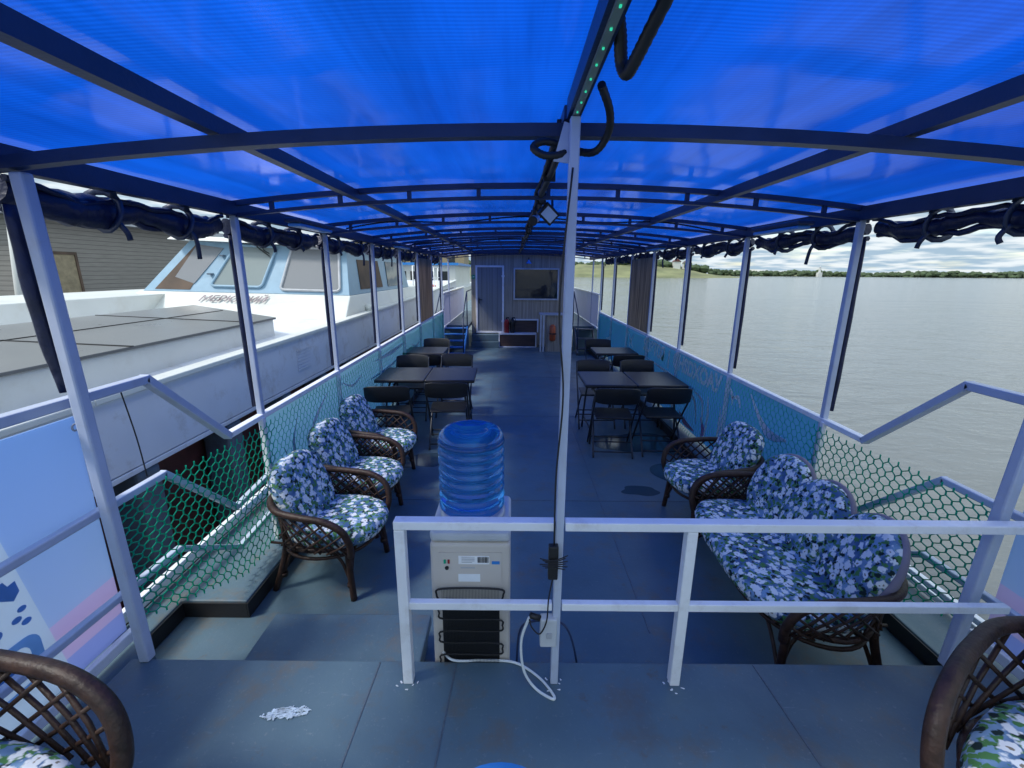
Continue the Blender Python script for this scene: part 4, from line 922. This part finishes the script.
# ------------------------------------------------------------------ cabin at the far end
cab = thing('deck_cabin', 'grey panelled cabin with a door and wide window at the end of the deck', 'cabin', (0, 12.2, 0))
c0, c1 = -1.12, 1.55
MB().box(c0, c1, 0, 3.0, 0, 2.62).build('wall', M['cabwall'], cab)
d_ = MB().box(-.95, -.285, -.03, -.003, .40, 2.10).build('door', M['cabdoor'], cab)
m = MB().box(-1.0, -.95, -.05, -.002, .35, 2.15).box(-.285, -.235, -.05, -.002, .35, 2.15).box(-.95, -.285, -.05, -.002, 2.10, 2.15).box(-.95, -.285, -.05, -.002, .35, .40); m.build('door_frame', M['white'], d_, bevel=.004)
MB().box(-.92, -.90, -.06, -.032, 1.15, 1.30).box(-.91, -.82, -.075, -.06, 1.24, 1.26).build('handle', M['rubber'], d_)
MB().box(-.30, -.22, -.062, -.051, .65, .70).box(-.30, -.22, -.062, -.051, 1.85, 1.90).build('hinge', M['white'], d_)
w_ = MB().box(.06, 1.20, -.025, -.003, 1.29, 2.05).build('window', M['glass'], cab)
MB().box(.02, .06, -.05, -.002, 1.25, 2.09).box(1.20, 1.24, -.05, -.002, 1.25, 2.09).box(.06, 1.20, -.05, -.002, 2.05, 2.09).box(.06, 1.20, -.05, -.002, 1.25, 1.29).build('window_frame', M['lightgrey'], w_, bevel=.004)
m = MB(); 
m.box(c0 - .03, c1 + .03, -.04, -.002, 2.44, 2.50); m.build('cornice', M['beam'], cab)
tag(MB().box(-1.10, -.36, 11.75, 12.19, .0, .16).box(-1.10, -.36, 11.9, 12.19, .162, .33).build('door_step', M['deck'], bevel=.006), 'dark two level step below the cabin door', 'step')
t_ = thing('wooden_bench', 'long low brown wooden box with white trim before the cabin', 'box', (.14, 11.9, 0))
MB().box(-.48, .48, 0, .28, .0, .34).build('box', M['brownwood'], t_); MB().box(-.51, .51, -.01, .28, .342, .375).box(-.51, -.483, -.01, .28, 0, .342).box(.483, .51, -.01, .28, 0, .342).box(-.483, .483, -.01, -.001, 0, .025).build('trim', M['white'], t_)
t_ = thing('wooden_bench', 'upper brown wooden box with white trim standing behind the low one', 'box', (.36, 12.185, .0))
MB().box(-.31, .31, -.02, .0, .38, .70).build('box', M['brownwood'], t_).location = (0, -.02, 0); MB().box(-.35, .35, -.07, 0, .705, .74).box(-.35, -.315, -.07, 0, .38, .703).box(.315, .35, -.07, 0, .38, .703).build('trim', M['white'], t_)
for x, mt, lb in ((-.16, 'red', 'red fire extinguisher on the low wooden box by the cabin door'), (.0, 'black', 'black fire extinguisher right of the red one')):
    t_ = thing('fire_extinguisher', lb, 'extinguisher', (x, 12.05, .376))
    MB().lathe([(.05, 0), (.065, .01), (.065, .30), (.05, .35), (.025, .37)], (0, 0, 0), 20).build('cylinder', M[mt], t_); MB().box(-.02, .02, -.02, .02, .37, .40).box(-.015, .07, -.008, .008, .40, .42).tube(smooth([(.02, 0, .40), (.08, -.02, .36), (.075, -.03, .2)], 4), .008, 6).build('valve', M['rubber'], t_)
t_ = thing('bar_counter', 'small counter with dark top standing by the far window', 'counter', (1.05, 11.4, 0))
MB().box(-.36, .45, -.20, .25, .93, .965).build('top', M['greypl'], t_, bevel=.005); MB().box(-.18, .40, -.14, .20, 0, .928).build('body', M['cabwall'], t_)
for x in (-.33, -.26): MB().box(x - .02, x + .02, -.19, -.15, 0, .928).build('leg', M['lightgrey'], t_)
t_ = thing('life_jacket', 'orange life jacket hanging low behind the centre post', 'life jacket', (1.02, 11.22, .28))
MB().lathe([(.03, 0), (.075, .02), (.08, .2), (.07, .38), (.03, .42)], (0, 0, 0), 14).build('vest', M['orange'], t_); MB().box(-.085, .085, -.085, .085, .18, .21).build('strap', M['rubber'], t_)
m, n, l, p = new_mat('green sign print'); p.inputs['Base Color'].default_value = (0.02, .30, .16, 1); M['sign'] = m
t_ = thing('exit_sign', 'small green sign at the left corner of the cabin', 'sign', (-1.06, 12.195, 1.80)); MB().box(-.05, .05, -.012, 0, 0, .10).build('plate', M['sign'], t_); MB().box(-.03, .03, -.014, -.0125, .04, .05).box(.0, .025, -.014, -.0125, .05, .065).build('arrow', M['white'], t_)
t_ = thing('wall_lamp', 'small pale lamp above the cabin window', 'lamp', (.42, 12.17, 2.20)); MB().lathe([(.075, 0), (.06, .03), (.03, .06), (.02, .10)], (0, -.04, 0), 16).build('shade', M['diff'], t_); MB().box(-.01, .01, -.03, .02, .1, .16).build('arm', M['rubber'], t_)
# raised side passages with stairs and printed panels
for s_, xa, xb, st, lb in ((-1, -2.06, -1.14, 'stair', 'blue metal stairs at the left passage beside the cabin'), (1, 1.57, 2.48, 'hatch', 'grey metal stairs at the right passage beside the cabin')):
    struct(MB().box(xa, xb, 11.45, 22, .55, .64).box(xa, xb, 11.47, 11.5, 0.004, .549).build('side_deck', M['deck']), ('left' if s_ < 0 else 'right') + ' raised passage deck beside the cabin', 'deck')
    x0, x1 = (-1.82, -1.16) if s_ < 0 else (1.60, 2.06); ya = 10.35 if s_ < 0 else 10.75; N = 5 if s_ < 0 else 3
    t_ = thing('stairs', lb, 'stairs', ((x0 + x1) / 2, ya, 0)); hw = (x1 - x0) / 2
    for k in range(N):
        z = .64 * (k + 1) / (N + 0.0) - .04; yy = (11.42 - ya) * k / N; MB().box(-hw + .02, hw - .02, yy, yy + (11.42 - ya) / N * .85, z - .025, z).build('tread', M[st], t_, bevel=.004)
    for q in (-1, 1): MB().bar((q * hw, 0, .02), (q * hw, 11.42 - ya, .60), .03, .13).build('stringer', M[st], t_)
    m = MB()
    for q in ((-1, 1) if s_ < 0 else (-1,)):
        m.tube([(q * hw, .05, .05), (q * hw, .05, .95)], .015, 8); m.tube([(q * hw, 1.0, .6), (q * hw, 1.0, 1.5)], .015, 8); m.tube([(q * hw, .05, .95), (q * hw, 1.0, 1.5), (q * hw, 3.5, 1.5)], .015, 8)
    m.build('handrail', M['beam'], t_)
    xs = XL if s_ < 0 else XR
    t_ = thing('side_railing', ('left' if s_ < 0 else 'right') + ' raised passage railing with lavender printed panels', 'railing', (xs, 13, .64))
    for k in range(5): MB().box(-.005, .005, -1.85 + k * .92, -1.85 + k * .92 + .88, .02, .80).build('panel', M['lavender'], t_)
    MB().box(-.025, .025, -1.95, 2.8, .81, .84).box(-.02, .02, -1.95, 2.8, -.03, .01).build('rail', M['white'], t_)
# rough plank panels between two posts on each side
tag(MB().box(XR - .015, XR + .015, 6.95, 8.15, 1.07, 2.22).build('plank_panel', M['bark']), 'rough grey brown plank panel standing on the right railing', 'panel')
tag(MB().box(XL - .015, XL + .015, 8.2, 9.5, 1.07, 2.22).build('plank_panel', M['bark']), 'rough brown plank panel standing on the left railing', 'panel')

# ------------------------------------------------------------------ moored ship alongside
ship = thing('moored_ship', 'white river ship with light blue wheelhouse moored alongside on the left', 'ship', (0, 0, 0))
XH = -3.0
m = MB(); ys = [-6, -2, 1, 3, 5, 7.3, 10, 13, 17, 24]; tz = [1.02, 1.02, 1.03, 1.05, 1.07, 1.09, 1.13, 1.17, 1.25, 1.5]; xo = [XH, XH, XH, XH, XH, XH, XH, XH, XH, XH]
vs = []
for y, z in zip(ys, tz): vs += [(XH, y, z), (XH, y, .46), (XH - .02, y, .45), (-9, y, .45), (-9, y, z + .0), (XH - .12, y, z)]
m.add(vs, [(i * 6 + k, i * 6 + (k + 1) % 6, (i + 1) * 6 + (k + 1) % 6, (i + 1) * 6 + k) for i in range(len(ys) - 1) for k in range(6)] + [tuple(range(6)), tuple(range(6 * len(ys) - 1, 6 * len(ys) - 7, -1))])
m.build('hull', M['shipgrey'], ship)
m = MB()
for i in range(len(ys) - 1): m.bar((XH - .03, ys[i], tz[i] + .02), (XH - .03, ys[i + 1], tz[i + 1] + .02), .16, .05)
m.build('gunwale_rail', M['shipwhite'], ship, bevel=.01)
MB().box(-8.9, XH - .35, -6, 24, WZ - .3, .44).build('lower_hull', M['rust'], ship)
MB().box(XH - .05, XH + .0, -6, 24, .40, .448).build('rubbing_strake', M['shipgrey'], ship, bevel=.008)
for y in (1.2, 2.45, 3.28, 4.45, 5.6, 6.8, 8.0): MB().box(XH - .33, XH - .02, y, y + .24, WZ - .2, .398).build('hull_rib', M['fender'], ship, bevel=.04, seg=3)
# foredeck cover
zt = 1.31
m = MB().prism([(-3.30, 1.0), (-3.40, 6.30), (-6.0, 8.4), (-6.0, 1.0)], 2, 1.05, zt); m.build('hatch_coaming', M['shipwhite'], ship, bevel=.01)
MB().prism([(-3.27, .98), (-3.37, 6.33), (-6.02, 8.45), (-6.02, .98)], 2, zt + .002, zt + .03).build('hatch_cover', M['hatch'], ship, bevel=.006)
m = MB()
for a, b_ in (((-6, 4.3), (-3.3, 3.8)), ((-4.7, 1), (-4.75, 7.3)), ((-6, 6.4), (-3.4, 5.7))): m.bar((a[0], a[1], zt + .034), (b_[0], b_[1], zt + .034), .02, .008)
m.build('cover_seam', M['rubber'], ship)
MB().box(-8.9, -6.9, -6, 16, 1.03, 1.52).build('far_bulwark', M['shipwhite'], ship, bevel=.02)
# sloped foredeck plinth and wheelhouse: front face leans back, side face along the hull
def hexa(m, a, b_):      # two quads (4 points each) bottom and top
    m.add(list(a) + list(b_), [(0, 1, 2, 3), (7, 6, 5, 4), (0, 4, 5, 1), (1, 5, 6, 2), (2, 6, 7, 3), (3, 7, 4, 0)])
m = MB(); hexa(m, [(-8.0, 8.3, 1.05), (-3.12, 8.3, 1.1), (-3.12, 17, 1.2), (-8.0, 17, 1.2)], [(-7.45, 9.0, 1.57), (-3.25, 9.0, 1.50), (-3.25, 17, 1.50), (-7.45, 17, 1.57)]); m.build('deckhouse_base', M['shipwhite'], ship, bevel=.02)
m = MB(); hexa(m, [(-7.40, 9.02, 1.571), (-3.27, 9.02, 1.502), (-3.27, 14.2, 1.502), (-7.40, 14.2, 1.571)], [(-6.60, 9.45, 2.56), (-3.42, 9.45, 2.42), (-3.42, 14.0, 2.42), (-6.60, 14.0, 2.56)]); m.build('wheelhouse', M['shipblue'], ship, bevel=.01)
m = MB(); hexa(m, [(-6.9, 9.2, 2.57), (-3.25, 9.2, 2.43), (-3.25, 14.4, 2.43), (-6.9, 14.4, 2.57)], [(-6.8, 9.3, 2.66), (-3.35, 9.3, 2.52), (-3.35, 14.3, 2.52), (-6.8, 14.3, 2.66)]); m.build('wheelhouse_roof', M['shipwhite'], ship, bevel=.02)
# front windows: points on the leaning face at parameters (u across, v up)
A, B, C_, D_ = Vector((-7.40, 9.02, 1.571)), Vector((-3.27, 9.02, 1.502)), Vector((-3.42, 9.45, 2.42)), Vector((-6.60, 9.45, 2.56))
def face_pt(u, v, o=0):
    lo = A.lerp(B, u); hi = D_.lerp(C_, u); p = lo.lerp(hi, v); nrm = (B - A).cross(D_ - A).normalized(); nrm = -nrm if nrm.y > 0 else nrm; return p + nrm * o
def rquad(u0, u1, v0, v1, r, o, skew=0):
    cs = [(u1 - r, v1 - r * 3, 0), (u0 + r, v1 - r * 3, 90), (u0 + r, v0 + r * 3, 180), (u1 - r, v0 + r * 3, 270)]; P = []
    for cu_, cv, a0 in cs:
        for k in range(5): a = R(a0 + k * 22.5); P.append(face_pt(cu_ + r * math.cos(a), cv + 3 * r * math.sin(a), o))
    return P
def win(u0, u1, v0, v1, r, glass_, frame_):
    a, b_ = rquad(u0, u1, v0, v1, r, -.02), rquad(u0, u1, v0, v1, r, .012); N = len(a)
    g = MB().add(a + b_, [tuple(range(N)), tuple(range(2 * N - 1, N - 1, -1))] + [(i, (i + 1) % N, N + (i + 1) % N, N + i) for i in range(N)]).build('window', glass_, ship)
    MB().tube(rquad(u0, u1, v0, v1, r, .018), .028, 6, closed=True).build('window_frame', frame_, g)
win(.31, .565, .12, .95, .022, M['shipglass'], M['shipblue'])
win(.66, .955, .08, .97, .022, M['shipglass2'], M['greypl'])
a = [face_pt(*q) for q in ((.05, .04, .006), (.22, .04, .006), (.20, .62, .006), (.06, .93, .006))]; a2 = [q + Vector((0, .05, 0)) for q in a]
g = MB().add(a + a2, [(0, 1, 2, 3), (7, 6, 5, 4), (0, 4, 5, 1), (1, 5, 6, 2), (2, 6, 7, 3), (3, 7, 4, 0)]).build('window', M['interior'], ship)
a = [face_pt(*q) for q in ((.10, .28, .010), (.22, .16, .010), (.245, .88, .010), (.07, .93, .010))]; a2 = [q + Vector((0, .05, 0)) for q in a]
MB().add(a + a2, [(0, 1, 2, 3), (7, 6, 5, 4), (0, 4, 5, 1), (1, 5, 6, 2), (2, 6, 7, 3), (3, 7, 4, 0)]).build('window', M['shipglass2'], ship)
m = MB().tube([face_pt(.46, 1.0, .05), face_pt(.50, .86, .05), face_pt(.54, .80, .05)], .010, 6); m.tube([face_pt(.445, .93, .06), face_pt(.55, .74, .06)], .012, 6); m.build('wiper', M['rubber'], ship)
for v in (.35, .72): MB().bar(face_pt(.265, v, .03), face_pt(.285, v, .03), .12, .03).build('grab_step', M['fender'], ship)
# side windows and vent
for y0, y1, nm in ((9.75, 11.4, 'shipglass2'), (11.9, 13.5, 'glass')):
    m = MB(); hexa(m, [(-3.30, y0, 1.60), (-3.27, y0, 1.60), (-3.27, y1, 1.60), (-3.30, y1, 1.60)], [(-3.41, y0 + .15, 2.22), (-3.37, y0 + .15, 2.22), (-3.37, y1, 2.22), (-3.41, y1, 2.22)]); m.build('side_window', M['glass'] if nm == 'glass' else M['interior'], ship)
t2_ = MB().tube([(-3.14, 9.62, 1.22), (-2.98, 9.55, 1.21)], .075, 16).build('searchlight', M['shipwhite'], ship); MB().tube([(-2.979, 9.55, 1.21), (-2.965, 9.545, 1.21)], .05, 16).build('lens', M['rubber'], t2_)
m = MB()
for k in range(7): m.box(XH + .001, XH + .012, 6.05, 6.45, .62 + k * .045, .645 + k * .045)
m.build('hull_vent', M['shipgrey'], ship)
# name on the base below the windscreen
P0, P1 = Vector((-7.45, 9.0, 1.57)), Vector((-3.25, 9.0, 1.50)); lo0 = Vector((-8.0, 8.3, 1.05)); up = (P0 - (lo0 + Vector((.55, 0, 0)))).normalized(); rt = (P1 - P0).normalized(); nn = rt.cross(up).normalized()
if nn.y > 0: nn = -nn
org = Vector((-6.15, 8.93, 1.50)) + nn * .03
mw = Matrix(((rt.x, up.x, nn.x, org.x), (rt.y, up.y, nn.y, org.y), (rt.z, up.z, nn.z, org.z), (0, 0, 0, 1)))
M['name'] = pmat('faded grey red lettering', (0.20, 0.16, 0.18), 0.6, var=0.4, vscale=4)
ob = text_mesh('name_lettering', 'МЕРКУРИЙ', .235, M['name'], ship, Matrix.Identity(4), shear=.25, offset=.004)
ob.data.transform(Matrix.Translation((0, -.21, 0))); ob.data.transform(mw)

# gear on and behind the moored ship
for y, lb in ((15.9, 'orange life raft cradle on the stern of the moored ship'), (19.5, 'smaller orange raft behind the plank panel on the far ship deck')):
    t_ = thing('life_raft', lb, 'life raft', (-3.9, y, 1.22)); MB().tube(smooth([(-.5, 0, .08), (0, .2, .08), (.5, 0, .08), (0, -.2, .08)], 6, True), .12, 8, closed=True).build('tube', M['orange'], t_); MB().box(-.5, .5, -.3, .3, -.02, .03).build('cradle', M['shipwhite'], t_)
t_ = thing('ship_railing', 'thin white railing on the stern of the moored ship', 'railing', (-3.3, 17, 1.25))
m = MB()
for k in range(7): m.tube([(0, -2 + k, 0), (0, -2 + k, .9)], .02, 6)
m.tube([(0, -2, .9), (0, 4, .9)], .02, 6); m.tube([(0, -2, .45), (0, 4, .45)], .015, 6); m.build('rails', M['white'], t_)
b2 = thing('river_boat', 'pale passenger boat moored further ahead on the left', 'boat', (-9, 42, WZ))
MB().prism([(-5, -6), (5, -6), (5, 14), (0, 20), (-5, 14)], 2, 0, 1.9).build('hull', M['shipwhite'], b2); MB().box(-3.5, 4.2, -4, 9, 1.9, 3.7).build('deckhouse', M['shipwhite'], b2); m = MB()
for k in range(6): m.box(-3.0 + k * 1.15, -2.2 + k * 1.15, -4.03, -4.0, 2.4, 3.2)
m.build('window_row', M['glass'], b2); MB().box(-3.8, 4.5, -4.4, 9.4, 3.7, 3.9).build('roof', M['bench'], b2)
bd = thing('shore_building', 'cream building with tall windows on the shore behind the ships', 'building', (-17, 75, WZ))
MB().box(-9, 9, 0, 8, -1, 8.0).build('wall', M['olddoor'], bd)
for k in range(8): MB().box(-8.2 + k * 2.1, -7.2 + k * 2.1, -.03, 0, 3.5, 5.6).build('window', M['glass'], bd)
MB().box(-9.5, 9.5, -.5, 8.5, 8.0, 8.3).build('roof', M['rust'], bd)
struct(MB().box(-70, -24, -20, 140, WZ - 1, WZ + 1.2).build('quay', M['bank']), 'low quay ground behind the pier building', 'ground')
# pier building with weatherboards
X0 = -17.0
pb = thing('pier_building', 'grey weatherboarded pier building with a tan door behind the moored ship', 'building', (X0, 20, 0))
MB().box(-8, 0, -4.2, 12, WZ + .2, 3.75).build('wall', M['siding'], pb)
MB().box(-8.4, .5, -4.6, 12.5, 3.75, 3.95).build('roof', M['greypl'], pb)
MB().box(-8.2, 1.3, -9, 13, WZ - .3, .10).build('pontoon', M['fender'], pb)
dr = MB().box(.004, .06, -3.30, -2.28, .35, 2.49).build('door', M['olddoor'], pb)
MB().box(.002, .09, -3.40, -3.302, .35, 2.59).box(.002, .09, -2.278, -2.18, .35, 2.59).box(.002, .09, -3.302, -2.278, 2.492, 2.59).build('door_frame', M['interior'], dr)
MB().box(.061, .075, -3.15, -2.43, .6, 1.25).box(.061, .075, -3.15, -2.43, 1.42, 2.30).build('door_panel', M['olddoor'], dr); MB().box(.061, .12, -3.22, -3.14, 1.30, 1.38).build('handle', M['rubber'], dr)
# mast, bush and orange gear at the far left
tag(MB().tube([(-12.6, 11.2, WZ), (-12.0, 11.4, 4.5)], .12, 10).build('white_mast', M['shipwhite']), 'white slanted mast left of the nearest post', 'mast')
def crown(m, c, r, n, leaf=.09, sq=(1, 1, .8)):
    rnd = random.Random(int(c[0] * 7 + c[1]));
    cl = [(Vector([rnd.gauss(0, .45) * r * sq[i] for i in range(3)]), rnd.uniform(.25, .5) * r) for _ in range(14)]
    for _ in range(n):
        o_, q = rnd.choice(cl); v = Vector((rnd.gauss(0, 1), rnd.gauss(0, 1), rnd.gauss(0, 1))).normalized() * q * rnd.uniform(.6, 1) + o_ + Vector(c)
        a = Vector((rnd.gauss(0, 1), rnd.gauss(0, 1), rnd.gauss(0, 1))).normalized(); b_ = a.orthogonal().normalized(); s_ = leaf * rnd.uniform(.6, 1.3)
        m.add([v - a * s_, v + b_ * s_ * .5, v + a * s_, v - b_ * s_ * .5], [(0, 1, 2, 3)])
for x, y, z, r, lb in ((-22.5, 18.8, 2.5, 1.6, 'leafy green tree at the far left edge behind the mast'), (-27.5, 22.5, 2.8, 1.9, 'taller green tree further back at the left edge')):
    t_ = thing('tree', lb, 'tree', (x, y, WZ + 1.2)); MB().tube([(0, 0, 0), (.1, 0, z * .5), (0, .1, z)], [.22, .16, .06], 8).build('trunk', M['brownwood'], t_)
    m = MB(); crown(m, (0, 0, z), r, 3500, .22); m.build('crown', M['leaf2'], t_)
t_ = thing('life_ring_rack', 'dark rack hung with orange life jackets at the far left', 'rack', (-13.4, 10.9, 1.0))
MB().box(-.5, .5, 0, .08, -1.2, .9).build('board', M['interior'], t_)
rnd = random.Random(4)
for k in range(5): x, z = rnd.uniform(-.35, .35), rnd.uniform(-.2, .7); MB().lathe([(.02, 0), (.12, .04), (.13, .25), (.03, .32)], (x, -.05, z - .15), 8).build('jacket', M['orange'], t_)
